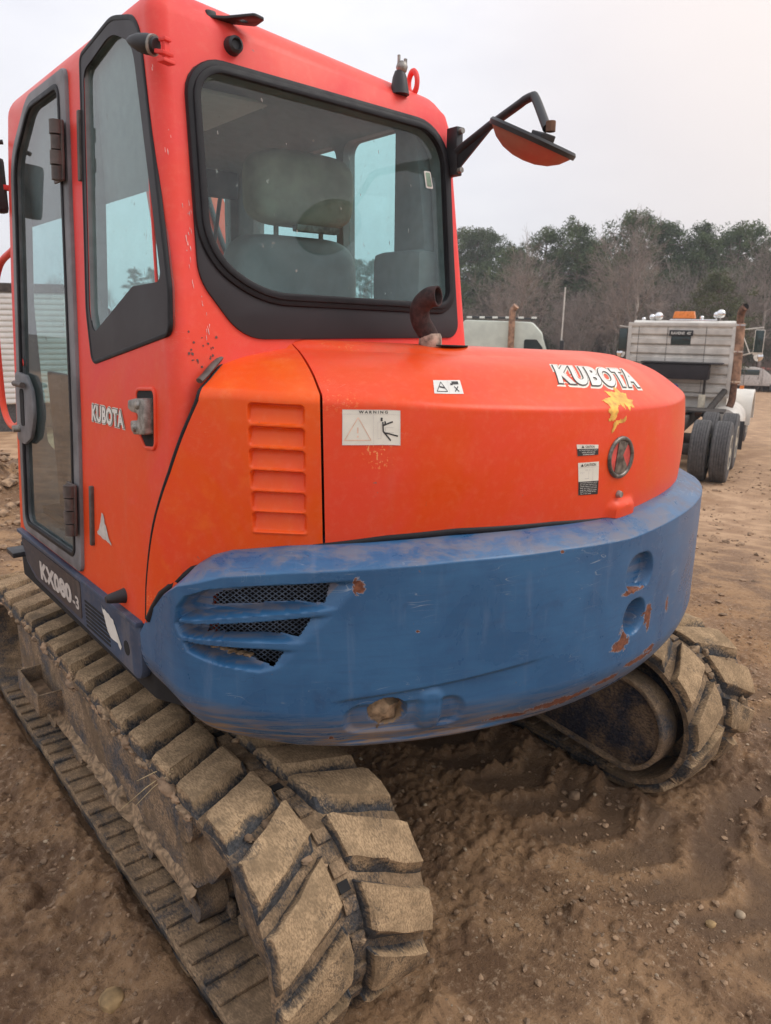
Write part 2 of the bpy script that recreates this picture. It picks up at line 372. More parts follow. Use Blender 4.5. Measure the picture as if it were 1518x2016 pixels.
# ================================================================== GROUND
def terrain(x, y):
    """broad shape of the yard: level by the machine, falling gently away, rising as a bank at the wood"""
    d = np.hypot(x-CAM[0], y-CAM[1]); yaw = np.degrees(np.arctan2(x-CAM[0], y-CAM[1]))
    fall = -0.74*sst(4.5, 12.0, d) - .75*sst(12, 38, d) - .85*sst(38, 62, d)
    right = sst(8, 36, yaw)*(1-sst(100, 135, yaw))
    z = fall*right - .35*(1-right)*sst(6, 14, d)
    z = z + 9.0*sst(62, 130, d)*sst(25, 50, yaw)*(1-sst(110, 140, yaw)) + 4.5*sst(95, 165, d)*(1-sst(25, 50, yaw)*(1-sst(110, 140, yaw)))
    return z
def imprint(x, y, xc, hw, y0, y1, pitch, slant):
    """pressed crawler marks along Y: flat pads between squeezed up ridges"""
    u = np.abs(x-xc)/hw; m = (1-sst(.88, 1.08, u))*sst(y0-.12, y0+.05, y)*(1-sst(y1-.05, y1+.12, y))
    ph = ((y + slant*np.abs(x-xc))/pitch) % 1.0
    pad = sst(.0, .22, ph+.10*(fbm(x*14, y*14, 2, 15)-.5))*(1-sst(.66, .92, ph+.12*(fbm(x*11, y*11, 2, 16)-.5)))
    return m, pad
def clodfield(x, y, f, seed, fill=.7):
    """crumbled soil: rounded lumps of random height, one per jittered cell"""
    x = x*f; y = y*f; ix = np.floor(x).astype(np.int64); iy = np.floor(y).astype(np.int64); h = np.zeros(x.shape)
    for dx in (-1, 0, 1):
        for dy in (-1, 0, 1):
            cx = ix+dx; cy = iy+dy; a = _h(cx, cy, seed); b = _h(cx, cy, seed+7); r = .25+.55*_h(cx, cy, seed+13); e = .5+1.0*_h(cx, cy, seed+19)
            px = x-(cx+a); py = y-(cy+b); d2 = (px*px*e+py*py/e)/(r*r)
            h = np.maximum(h, np.where(_h(cx, cy, seed+29) < fill, r*np.sqrt(np.clip(1-d2, 0, 1)), 0))
    return h/f
PADS = [None]
def heights(x, y):
    z = terrain(x, y)
    near = np.exp(-((x-.3)**2+(y+.6)**2)/14)
    lumps = fbm(x*1.7, y*1.7, 3, 3)-.5
    z = z + lumps*.04*(.4+near)
    rough = sst(.40, .68, fbm(x*1.1+5, y*1.1, 3, 11))
    rough = np.maximum(rough, .9*sst(-1.12, -1.3, x)*(y < 2.2))
    cl = fbm(x*11, y*11, 3, 21, .55); cl2 = fbm(x*31, y*31, 3, 31, .6)
    clod = np.abs(cl-.5)*2; bill = np.abs(cl2-.5)*2
    amp = near*.8+.2
    cl3 = fbm(x*58, y*58, 2, 36, .6); crumb = sst(.30, .62, fbm(x*2.6+3, y*2.6, 3, 91))
    core = (x > -2.6) & (x < 3.2) & (y > -2.6) & (y < 2.2)
    cf = np.zeros(x.shape)
    if core.any():
        xx, yy = x[core], y[core]; wx = xx+.02*(fbm(xx*9, yy*9, 2, 5)-.5); wy = yy+.02*(fbm(xx*9+40, yy*9, 2, 6)-.5)
        cf[core] = .75*clodfield(wx, wy, 9, 101, .30)*sst(.45, .75, fbm(xx*3, yy*3, 2, 95)) + .75*clodfield(wx, wy, 27, 201, .6) + .85*clodfield(wx, wy, 52, 301, .75)
    patch_ = .06+.94*sst(.25, .75, np.maximum(crumb, rough))
    zz = (clod*.013 + bill*.005)*(.22+rough)*amp + .68*patch_*amp*cf
    m1, p1 = imprint(x, y, .42, .24, -2.6, -.1, .19, -.5)
    m2, p2 = imprint(x, y, .90, .25, -3.4, -1.42, .19, .5)
    m3, p3 = imprint(x, y, 1.72, .24, -3.4, .9, .19, .5)
    PADS[0] = np.zeros(x.shape)
    for m, p, dep in ((m1, p1, .006), (m2, p2, .007), (m3, p3, .006)):
        brk = sst(.15, .38, fbm(x*2.3+9, y*2.3, 2, 41)); m = m*brk
        zz = zz*(1-m*p*.93) + m*(.004 - dep*p) + m*(1-p)*(.0+.002*cl+.32*cf); PADS[0] = np.maximum(PADS[0], m*p)
    # soil squeezed up beside the crawlers
    for xe, w in ((-1.16, .07), (.60, .06), (1.17, .08)):
        e = np.exp(-((x-xe)/w)**2)*((y > -1.35) & (y < 1.5)); zz = zz + e*(.02+.05*cl)*.8
    zz = zz + np.exp(-((x-1.32)/.16)**2-((y+1.42)/.34)**2)*(.01+.03*crumb)
    # keep soil from rising into the crawlers
    for xc in (-.875, .875):
        under = (np.abs(x-xc) < .235) & (np.abs(y) < 1.2); zz = np.where(under, np.minimum(zz, -.004+.0*zz), zz)
    z = z + zz
    # spoil heap beyond the left crawler
    z = z + .62*np.exp(-((x+.35)/1.25)**2-((y-5.6)/1.1)**2)*(.75+.9*(fbm(x*4, y*4, 4, 51)-.3))
    z = z + .30*np.exp(-((x+1.9)/1.0)**2-((y-3.6)/1.0)**2)*(.6+.9*(fbm(x*5, y*5, 4, 53)-.3))
    return z - .006
def axis(a, b, st, far, g=1.09):
    core = list(np.arange(a, b+st/2, st)); lo = []; hi = []; s = st; p = a
    while p > -far: s *= g; p -= s; lo.append(max(p, -far))
    s = st; p = core[-1]
    while p < far: s *= g; p += s; hi.append(min(p, far))
    return np.array(lo[::-1]+core+hi)
gx = axis(-2.2, 2.7, .0085, 178, 1.08); gy = axis(-2.2, 1.2, .0085, 178, 1.08)
X, Y = np.meshgrid(gx, gy, indexing='xy'); Z = heights(X, Y)
nx, ny = len(gx), len(gy)
padv = PADS[0].copy(); me = bpy.data.meshes.new('ground'); nv = nx*ny
me.vertices.add(nv); me.vertices.foreach_set('co', np.stack([X, Y, Z], -1).astype(np.float32).ravel())
i = np.arange(nx-1)[None, :] + np.arange(ny-1)[:, None]*nx
q = np.stack([i, i+1, i+nx+1, i+nx], -1).reshape(-1, 4).astype(np.int32); nf = len(q)
me.loops.add(nf*4); me.loops.foreach_set('vertex_index', q.ravel()); me.polygons.add(nf)
me.polygons.foreach_set('loop_start', np.arange(0, nf*4, 4, dtype=np.int32)); me.update(); me.validate(); me.shade_smooth()
at = me.attributes.new('pad', 'FLOAT', 'POINT'); at.data.foreach_set('value', padv.astype(np.float32).ravel())
g = Mat('yard_dirt', .92, spec=.25)
n_big = g.noise(.55, 6, .6); n_mid = g.noise(3.1, 7, .62, None, .3); n_f = g.noise(38, 6, .7); n_vf = g.noise(150, 4, .7)
wet = g.rng(n_mid, .42, .62)
c = g.mix(wet, (.160,.090,.048), (.355,.215,.115))
c = g.mix(g.rng(n_big, .45, .68, 0, .55), c, (.33,.19,.095))
c = g.mix(g.rng(n_f, .52, .70, 0, .8), c, (.42,.295,.19))
c = g.mix(g.rng(n_f, .32, .47, .65, 0), c, (.075,.044,.027))
pd = g.n.new('ShaderNodeAttribute'); pd.attribute_name = 'pad'; c = g.mix(g.math('MULTIPLY', pd.outputs['Fac'], .7), c, g.mix(n_mid, (.10,.060,.036), (.17,.105,.062)))
sxyz = g.sep(g.co()); dd = g.math('SQRT', g.math('ADD', g.math('POWER', g.math('ADD', sxyz[0], 1.5), 2), g.math('POWER', g.math('SUBTRACT', sxyz[1], 1.5), 2)))
# trafficked, drier part of the yard begins a few metres out
c = g.mix(g.rng(dd, 4.3, 9.0, 0, .92), c, g.mix(g.rng(n_mid, .38, .65), (.34,.20,.11), (.52,.34,.21)))
c = g.mix(g.rng(dd, 60, 75), c, (.10,.065,.045))
ped = g.rng(g.vor(60), .02, .12, .35, 0); c = g.mix(ped, c, (.36,.29,.22))
g.color(c); g.rough(g.rng(wet, 0, 1, .62, .95)); g.bump(g.math('ADD', g.math('MULTIPLY', n_f, 1.0), g.math('MULTIPLY', n_vf, .45)), .9, .016)
tag(link('ground', me, g.m), 'brown churned dirt yard with crawler marks', None, None, 'structure')

def hz(x, y): return float(heights(np.array([float(x)]), np.array([float(y)]))[0])
# ---- loose clods: uncountable crumbs in one object
M['clod'] = plain('dirt_clod', (.27,.175,.105), .95, var=.5, scale=18, bump=.5)
M['rock'] = plain('ochre_rock', (.33,.215,.10), .9, var=.45, scale=14, bump=.5)
M['rock2'] = plain('pale_rock', (.36,.27,.18), .9, var=.35, scale=18, bump=.4)
ICO = None
def ico(sub):
    bm = bmesh.new(); bmesh.ops.create_icosphere(bm, subdivisions=sub, radius=1)
    V = np.array([v.co[:] for v in bm.verts]); F = np.array([[v.index for v in f.verts] for f in bm.faces]); bm.free(); return V, F
V1, F1 = ico(1); V2, F2 = ico(2)
def clods(name, N, label, seed, region, smin, smax, mat):
    rng = np.random.default_rng(seed); vs = []; fs = []; b = 0
    xs = rng.uniform(region[0], region[1], N*3); ys = rng.uniform(region[2], region[3], N*3)
    dens = fbm(xs*1.9+3, ys*1.9, 3, 61); keep = (dens > rng.uniform(.28, .72, N*3))
    for xc in (-.875, .875): keep &= ~((np.abs(xs-xc) < .28) & (np.abs(ys) < 1.46))
    xs, ys = xs[keep][:N], ys[keep][:N]; zs = heights(xs, ys)
    for x, y, z in zip(xs, ys, zs):
        s = smin + (smax-smin)*rng.random()**5
        v = V1*(1+rng.uniform(-.32, .32, (len(V1), 1)))*np.array([rng.uniform(.7,1.4), rng.uniform(.7,1.4), rng.uniform(.4,.9)])*s
        a = rng.uniform(0, 6.28); ca, sa = math.cos(a), math.sin(a)
        v = np.stack([v[:,0]*ca-v[:,1]*sa, v[:,0]*sa+v[:,1]*ca, v[:,2]], 1) + np.array([x, y, z+s*.18])
        vs.append(v); fs.append(F1+b); b += len(v)
    me = bpy.data.meshes.new(name); me.from_pydata(np.concatenate(vs).tolist(), [], np.concatenate(fs).tolist()); me.update()
    return tag(link(name, me, mat), label, 'clods', None, 'stuff')
clods('clods', 22000, 'small dirt crumbs scattered over the churned yard', 5, (-2.3, 3.0, -2.3, 2.2), .0013, .0115, M['clod'])
clods('pebbles', 1500, 'pale gravel bits scattered over the churned yard', 6, (-2.3, 3.2, -2.3, 2.4), .0016, .009, M['rock2'])
clods('yard_crumbs', 5000, 'loose dirt crumbs further out across the yard', 8, (2.4, 13, -1, 11), .006, .035, M['clod'])
clods('heap_clods', 2600, 'crumbly clods on the spoil heap at the left border', 9, (-2.6, 1.6, 2.6, 7.0), .012, .07, M['clod'])
def rock(x, y, s, mat, label, seed, flat=.6):
    rng = np.random.default_rng(seed)
    v = V2*(1+rng.uniform(-.14, .14, (len(V2), 1))); v = np.sign(v)*np.abs(v)**.8*np.array([s, s*rng.uniform(.7,1.1), s*flat])
    a = rng.uniform(0, 6); v = np.stack([v[:,0]*math.cos(a)-v[:,1]*math.sin(a), v[:,0]*math.sin(a)+v[:,1]*math.cos(a), v[:,2]], 1)
    me = mesh('rock', v, F2, 38); o = link('rock', me, mat); o.location = (x, y, hz(x, y)+s*flat*.35); return tag(o, label, 'rock')
rock(-1.292, -.835, .036, M['rock'], 'ochre fist sized rock left of the near crawler at the bottom edge', 1)
rock(.30, -1.93, .018, M['rock2'], 'pale flat stone lying near the lower right corner', 2, .45)
rock(.37, -1.76, .016, M['rock2'], 'small pale stone above the lower right gravel patch', 3)
rock(.26, -1.72, .017, M['rock'], 'tan pebble lying left of the pale stones at lower right', 4)
rock(1.13, -1.60, .045, M['clod'], 'dark lump of clay standing behind the far crawler', 5, .8)
rock(.46, -1.05, .024, M['clod'], 'dark clay clod on the pressed crawler marks below the counterweight', 6, .8)

# ================================================================== TREES AND WOOD
def polar(px, d):
    """ground position at distance d seen along the direction of photo column px"""
    yaw = YAW + math.atan((px-759)/1477.1/1.032); return CAM[0]+d*math.sin(yaw), CAM[1]+d*math.cos(yaw)
M['bark'] = plain('pine_bark', (.15,.11,.085), .9, var=.4, scale=3)
M['greybark'] = plain('grey_bark', (.36,.32,.28), .9, var=.35, scale=3)
M['twig'] = plain('twig_bark', (.25,.205,.175), .9, var=.3, scale=2)
def leafmat(name, a, b):
    m = Mat(name, .8, spec=.2); oi = m.n.new('ShaderNodeObjectInfo').outputs['Random']
    n = m.noise(.8, 3, .6); c = m.mix(m.rng(n, .35, .65), a, b); c = m.mix(m.math('MULTIPLY', oi, .5), c, tuple(x*.6 for x in a)); m.color(c)
    m.b.inputs['Transmission Weight'].default_value = 0; return m.m
M['needles'] = leafmat('pine_needles', (.060,.092,.042), (.13,.165,.07))
M['needles2'] = leafmat('olive_needles', (.085,.10,.04), (.15,.155,.065))
M['litter'] = leafmat('brush_twigs', (.13,.095,.075), (.21,.155,.12))
def quads(rng, C_, rad, n, size, flat=.75):
    d = rng.normal(size=(n,3)); d /= np.linalg.norm(d, axis=1)[:,None]; p = C_ + d*(rng.random((n,1))**.45)*rad*np.array([1,1,flat])
    a = rng.normal(size=(n,3)); a /= np.linalg.norm(a, axis=1)[:,None]; b = np.cross(a, rng.normal(size=(n,3))); b /= np.linalg.norm(b, axis=1)[:,None]
    s = size*rng.uniform(.6, 1.5, (n,1)); return np.stack([p-a*s*1.5, p-b*s*.35, p+a*s*1.5, p+b*s*.35], 1).reshape(-1,3)
def pine_meshes(seed, h=13., base=.42, spread=2.4):
    rng = np.random.default_rng(seed); mb = MB(); lean = rng.uniform(-.3, .3, 2)
    def tr(t): return Vector((lean[0]*t*t+.12*math.sin(4*t+seed), lean[1]*t*t+.1*math.cos(5*t), h*t))
    mb.tube([tr(t/12) for t in range(13)], [.17*(1-.85*t/12)+.012 for t in range(13)], seg=7)
    lv = []; nb = 40
    for k in range(nb):
        t = base+(1-base)*(k/nb)**.85*.97+rng.uniform(-.02,.02); t = min(t, .985); p = tr(t)
        a = k*2.4+rng.uniform(-.5,.5); env = math.sin(PI*min(1, .18+.86*(t-base)/(1-base)))**.7; r = spread*env*rng.uniform(.45, 1.15)+.25
        e = p+Vector((math.cos(a)*r, math.sin(a)*r, rng.uniform(-.1,.5)*r))
        mb.tube([p, (p+e)/2+Vector((0,0,.06*r)), e], [.045,.03,.012], seg=4, cap=False)
        for j in range(rng.integers(2, 5)):
            q = p.lerp(e, rng.uniform(.45, 1.05)); c_ = np.array(q)+rng.normal(size=3)*.28
            lv.append(quads(rng, c_, rng.uniform(.38, .85), int(rng.integers(70, 105)), .085))
    for k in range(4):   # dead lower stubs
        t = rng.uniform(.1, base); p = tr(t); a = rng.uniform(0, 6.3); mb.tube([p, p+Vector((math.cos(a), math.sin(a), .1))*rng.uniform(.5,1.4)], [.025,.006], seg=4)
    tm = mesh('trunk', mb.V, mb.F, 60); v = np.concatenate(lv); k = h/v[:,2].max(); v = v*k; tm.transform(Matrix.Scale(k, 4)); lm = bpy.data.meshes.new('crown')
    lm.from_pydata(v.tolist(), [], np.arange(len(v)).reshape(-1,4).tolist()); lm.update(); return tm, lm
def bare_meshes(seed, h=10.):
    rng = random.Random(seed); mt = MB(); mc = MB()
    def grow(p, d, ln, r, lev):
        n = 3 if lev < 3 else 2; P = [p]; q = p.copy(); dd = d.copy()
        for k in range(n):
            dd = (dd+Vector((rng.gauss(0,.10), rng.gauss(0,.10), .05+rng.gauss(0,.05)))).normalized(); q = q+dd*ln/n; P.append(q.copy())
        (mt if lev == 0 else mc).tube(P, [r*(1-.55*k/n) for k in range(n+1)], seg=(6 if lev == 0 else 4 if lev < 2 else 3), cap=False)
        if lev >= 5: return
        m = (8 if lev == 0 else 5 if lev < 2 else 4 if lev < 4 else 3)
        for k in range(m):
            t = rng.uniform(.35 if lev == 0 else .2, 1); i = min(int(t*n), n-1); bp = P[i].lerp(P[i+1], t*n-i)
            a = rng.uniform(0, 2*PI); sp = rng.uniform(.5, 1.15); o = dd.orthogonal().normalized(); o = Matrix.Rotation(a, 3, dd) @ o
            nd = (dd*math.cos(sp)+o*math.sin(sp)+Vector((0,0,.06))).normalized()
            if rng.random() < (1 if lev < 3 else .72): grow(bp, nd, ln*rng.uniform(.42,.68), max(r*(1-.55*t)*.55, .011), lev+1)
        if lev > 0: grow(P[-1], dd, ln*.6, max(r*.42, .011), lev+1)
    grow(Vector((0,0,0)), Vector((0,0,1)), h*.70, .17, 0)
    for k in range(2): grow(mt.V[-1].copy(), Vector((rng.gauss(0,.25), rng.gauss(0,.25), 1)).normalized(), h*.34, .07, 1)
    k = h/max(v.z for v in mc.V)
    for q in (mt, mc): q.V = [Vector((v.x*k, v.y*k, v.z*k)) for v in q.V]
    return mesh('trunk', mt.V, mt.F, 60), mesh('crown', mc.V, mc.F)
PINES = [pine_meshes(11, 11, .24, 2.7), pine_meshes(23, 10.6, .32, 2.4), pine_meshes(37, 11.2, .20, 3.0), pine_meshes(41, 9, .12, 2.8)]
BARES = [bare_meshes(3, 8.), bare_meshes(8, 7.2), bare_meshes(15, 9.), bare_meshes(21, 6.6)]
def tree(kind, var, x, y, sc, rz, label, group, leaf=None):
    t = empty(kind, (x, y, float(terrain(np.array([x]), np.array([y]))[0])-.1), rz); t.scale = (sc, sc, sc)
    tm, cm = (PINES if kind == 'pine_tree' else BARES)[var]
    link('trunk', tm, M['bark'] if kind == 'pine_tree' else M['greybark'], t)
    cr_ = link('crown', cm, (M['needles'] if kind == 'pine_tree' else M['twig']), t)
    if leaf: cr_.material_slots[0].link = 'OBJECT'; cr_.material_slots[0].material = M[leaf]
    return tag(t, label, 'tree', group)
ordn = ['first','second','third','fourth','fifth','sixth','seventh','eighth','ninth','tenth','eleventh','twelfth','thirteenth']
front_p = [(945,66,.86,1),(1000,63,.95,0),(1062,60,1.0,2),(1125,60,1.08,0),(1178,64,1.02,1),(1228,58,1.06,2),(1282,62,1.10,0),(1330,60,.98,3),(1372,57,.96,1),(1430,58,.98,2),(1478,62,.92,0),(1525,57,.90,2)]
for k, (px, d, sc, v) in enumerate(front_p):
    x, y = polar(px, d); tree('pine_tree', v, x, y, sc, k*1.9, f'{ordn[k]} tall green pine of the tree line, counted from the cab', 'pines along the front of the wood')
x, y = polar(1412, 46); tree('pine_tree', 3, x, y, .72, 2.2, 'shorter olive green pine standing forward between the truck and the wood', None, 'needles2')
front_b = [(985,50,.98,0),(1018,47,1.0,2),(1095,52,.9,1),(1150,49,.95,3),(1205,50,1.0,0),(1246,45,1.12,2),(1300,50,1.0,1),(1345,52,1.05,0),(1395,50,.9,3),(1455,49,1.0,1),(1500,50,1.1,2)]
for k, (px, d, sc, v) in enumerate(front_b):
    x, y = polar(px, d); tree('bare_tree', v, x, y, sc, k*2.3+.4, f'{ordn[k]} leafless grey tree in front of the pines, counted from the cab', 'leafless trees in front of the pines')
rr = random.Random(4)
for k in range(26):
    px = 880+k*27+rr.uniform(-10,10); x, y = polar(px, rr.uniform(62, 78)); tree('pine_tree', rr.randrange(4), x, y, rr.uniform(.82,1.15)*(.86 if px > 1380 else 1), rr.uniform(0,6), 'pine deep inside the wood behind the front row', 'pines deeper in the wood')
for k in range(18):
    px = 890+k*38+rr.uniform(-10,10); x, y = polar(px, rr.uniform(52, 68)); tree('bare_tree', rr.randrange(4), x, y, rr.uniform(.7,1.0), rr.uniform(0,6), 'leafless tree inside the wood among the pine trunks', 'leafless trees inside the wood')
for k in range(22):   # lower wood seen through the cab glass, further off to the left
    px = 120+k*36+rr.uniform(-12,12); x, y = polar(px, 150-30*(px > 600)); tree('pine_tree' if k % 3 else 'bare_tree', rr.randrange(4), x, y, rr.uniform(.62,.85), rr.uniform(0,6), 'far tree of the low wood seen through the cab windows', 'far trees seen through the cab')
# brush along the foot of the wood
def brush(name, label, px0, px1, d0, d1, n, hmin, hmax, seed):
    rng = np.random.default_rng(seed); v = []; mb = []
    for k in range(n):
        px = rng.uniform(px0, px1); d = rng.uniform(d0, d1); x, y = polar(px, d); z = float(terrain(np.array([x]), np.array([y]))[0]); h = rng.uniform(hmin, hmax)
        for j in range(int(rng.integers(10, 18))):
            a = rng.uniform(0, 6.28); b_ = np.array([x+rng.normal()*.5, y+rng.normal()*.5, z]); t = b_+np.array([math.cos(a)*rng.uniform(.1,.6), math.sin(a)*rng.uniform(.1,.6), h*rng.uniform(.5,1)])
            s = np.array([-(t-b_)[1], (t-b_)[0], 0]); s = s/(np.linalg.norm(s)+1e-6)*.022
            v.append(np.array([b_-s, b_+s, t+s*.3, t-s*.3]))
    v = np.concatenate(v); me = bpy.data.meshes.new(name); me.from_pydata(v.tolist(), [], np.arange(len(v)).reshape(-1,4).tolist()); me.update()
    return tag(link(name, me, M['litter']), label, 'brush', None, 'stuff')
brush('brush', 'brown leafless undergrowth along the foot of the wood', 860, 1600, 46, 74, 1100, .6, 2.6, 3)

# ================================================================== PARKED WHITE ROAD TRACTOR (right)
M['tw'] = plain('truck_white_paint', (.74,.71,.64), .45, var=.10, scale=4)
M['alum'] = plain('weathered_aluminium', (.60,.56,.50), .5, metal=.0, var=.16, scale=5)
M['tyre'] = plain('dusty_tyre', (.085,.08,.078), .85, var=.35, scale=25)
M['rim'] = plain('cream_rim', (.60,.53,.40), .6, var=.2, scale=15)
M['frame'] = plain('grimy_chassis', (.055,.045,.038), .85, var=.5, scale=10)
M['stack'] = plain('rust_streaked_stack', (.33,.19,.12), .5, metal=.35, var=.5, scale=9)
M['rust'] = plain('brown_rust', (.15,.075,.045), .9, var=.5, scale=20)
M['amber'] = plain('amber_lens', (.80,.22,.03), .3, var=.15)
M['tglass'] = plain('truck_glass', (.035,.055,.055), .08, var=.1)
M['emred_'] = plain('red_lens', (.45,.03,.025), .35); M['bluehose'] = plain('blue_hose', (.03,.07,.25), .5)
T = empty('truck', (10.04, 4.60, -.775), -R_(67.8)); T.scale = (1.11,)*3
tag(T, 'white road tractor seen from behind with slatted rear wall and amber roof light', 'truck')
def wheel(parent, x, y, r, w, side, tread=True):
    b = r; p = [(r*.55, -w*.48), (r*.80, -w*.5), (r*.94, -w*.46), (r, -w*.36)]
    for k in range(5):
        a = -w*.34+k*w*.136; p += [(r, a), (r, a+w*.095), (r-.014, a+w*.105), (r-.014, a+w*.128)]
    p += [(r, w*.36), (r*.94, w*.46), (r*.80, w*.5), (r*.55, w*.48)]
    t = lathe('tyre', p, M['tyre'], parent, seg=40, axis='X', c=(x, y, r), smooth=28)
    s = side*w*.5
    lathe('rim', [(r*.57, s*.55), (r*.57, s*.98), (r*.52, s*1.0), (r*.50, s*.6), (r*.28, s*.45), (r*.24, s*.9), (r*.12, s*1.0), (.001, s*1.0)], M['rim'], t, seg=28, axis='X', c=(x, y, r))
    return t
for y in (0., 1.25):
    for x in (-1.09, -.79, .79, 1.09): wheel(T, x, y, .465, .255, 1 if x > 0 else -1)
for x in (-1.05, 1.05): wheel(T, x, 4.75, .45, .25, 1 if x > 0 else -1)
for x in (-.38, .38): box('frame_rail', (x, 2.2, .72), (.08, 6.0, .22), M['frame'], T)
for y in (0, 1.25): tube('axle', [(-.7,y,.465),(.7,y,.465)], .09, M['frame'], T)
for y in (-.75, .62, 1.9): box('crossmember', (0, y, .70), (.68, .09, .18), M['frame'], T)
box('fifth_wheel', (0, .55, .93), (.85, .75, .07), M['frame'], T, rx=.12)
box('deck_plate', (0, 1.72, .90), (1.9, .55, .03), M['frame'], T)
# cab behind the slatted wall
def ext(prof, x0, x1):
    n = len(prof); V = [(x0, a, b) for a, b in prof]+[(x1, a, b) for a, b in prof]
    F = [tuple(range(n))[::-1], tuple(range(n, 2*n))]+[(i, (i+1)%n, n+(i+1)%n, n+i) for i in range(n)]; return V, F
V, F = ext(rp([(2.5,.85),(4.35,.85),(4.35,1.6),(4.1,2.34),(2.5,2.40)], [.03,.05,.1,.22,.08]), -.84, .90)
mk('cab', V, F, M['tw'], T, smooth=35, bevel=.03)
V, F = ext(rp([(4.35,.80),(5.7,.80),(5.72,1.25),(5.6,1.42),(4.35,1.55)], [.03,.1,.15,.1,.02]), -.6, .66)
mk('bonnet', V, F, M['tw'], T, smooth=35, bevel=.03)
for s in (-1, 1):
    c = .03
    V, F = ext(rp([(3.55,1.55),(4.1,1.55),(3.98,2.15),(3.55,2.18)], .05), c+s*.865, c+s*.875); mk('side_window', V, F, M['tglass'], T)
# slatted wall: frame + boards
z0, z1 = 1.13, 2.30
for x in (-.86, .90): box('wall_post', (x, 2.40, (z0+z1)/2), (.07, .09, z1-z0+.06), M['alum'], T, .008)
box('wall_rail', (.02, 2.40, z1+.03), (1.83, .10, .06), M['alum'], T, .008)
box('wall_rail', (.02, 2.40, z0-.03), (1.83, .10, .06), M['alum'], T, .008)
nb = 7; hb = (z1-z0)/nb
for k in range(nb):
    zb = z0+k*hb
    # pressed profile: broad pale face and a recessed dark lip
    pr = [(2.42, zb+.004), (2.385, zb+.004), (2.355, zb+.03), (2.355, zb+hb*.68), (2.385, zb+hb*.78), (2.385, zb+hb-.004), (2.42, zb+hb-.004)]
    spans = [(-.825, .865)] if k not in (5,) else [(-.825, -.135), (.205, .865)]
    for a, b in spans: V, F = ext(pr, a, b); mk('board', V, F, M['alum'], T, smooth=25, fixn=True)
box('rear_window', (.035, 2.385, 1.89+.17), (.33, .03, .155), M['tglass'], T, .004)
plateT = box('name_sign', (.035, 2.335, 2.13+.05), (.40, .02, .10), M['black'], T, .004)
tv, tf = text2d("RAVENS  42'", .02); mk('lettering', [(.035-.17+.34*a, 2.322, 2.155+.05*b) for a, b in tv], tf, M['white'], plateT)
box('tool_box', (.02, 2.18, 1.52), (1.14, .30, .26), M['blackpl'], T, .012)
box('tool_box_lid', (.12, 2.16, 1.672), (1.36, .34, .02), M['black'], T, .004)
tube('hose_post', [(.53,2.2,1.40),(.53,2.2,1.12)], .022, M['frame'], T)
box('hose_bracket', (.52, 2.1, .98), (.11, .07, .30), M['rim'], T, .01)
tube('strut', [(.86,2.3,1.20),(.62,1.75,.80)], .055, M['frame'], T)
# roof fittings
V, F = [], []
for (hx, hy, z) in ((.19,.10,2.435),(.165,.08,2.56)):
    for a, b in ((-1,-1),(1,-1),(1,1),(-1,1)): V.append((.02+a*hx, 2.65+b*hy, z))
F = [(3,2,1,0),(4,5,6,7)]+[(i,(i+1)%4,4+(i+1)%4,4+i) for i in range(4)]; mk('beacon', V, F, M['amber'], T, smooth=40, bevel=.012)
box('roof_rack', (.18, 2.62, 2.405), (.80, .10, .035), M['chrome'], T, .006)
for x, z, r in ((-.42,2.47,.075),(-.53,2.455,.055),(.63,2.52,.075),(.56,2.50,.055),(-.68,2.42,.035),(.32,2.45,.035)):
    o = lathe('roof_lamp', [(.001,-r),(r*.5,-r*.86),(r*.87,-r*.5),(r,0),(r*.96,r*.3),(r*.8,r*.75),(.001,r*.8)], M['chrome'], T, seg=18, axis='Y', c=(x, 2.62, z))
    tube('lamp_stem', [(x, 2.62, z-r*.8), (x, 2.62, 2.36)], .012, M['chrome'], o, seg=6)
# exhaust stack
P = smoothpath([(1.02,2.42,.70),(1.02,2.42,.95),(.985,2.42,1.15),(.975,2.42,1.4)], 5)
tube('stack_pipe', [(.15,2.25,.80),(.55,2.28,.79)]+smoothpath([(.75,2.32,.80),(.92,2.38,.86),(.985,2.42,1.02),(.985,2.42,1.32)], 6), .062, M['rust'], T)
tube('stack_guard', [(1.0,2.42,1.32),(.985,2.42,1.9),(.97,2.42,2.36)], .085, M['stack'], T, seg=18)
for z in (1.36, 1.88, 2.33): lathe('stack_clamp', [(.095,-.014),(.095,.014)], M['chrome'], T, seg=20, c=(1.0-.016*(z-1.3)*1.5, 2.42, z))
tube('stack_tip', smoothpath([(.97,2.42,2.34),(.965,2.41,2.48),(.985,2.36,2.58),(1.03,2.29,2.63)], 5), .062, M['rust'], T, seg=16)
lathe('stack_mouth', [(.001,0),(.054,.002)], M['dark'], T, seg=16, axis='Y', c=(1.03,2.283,2.632))
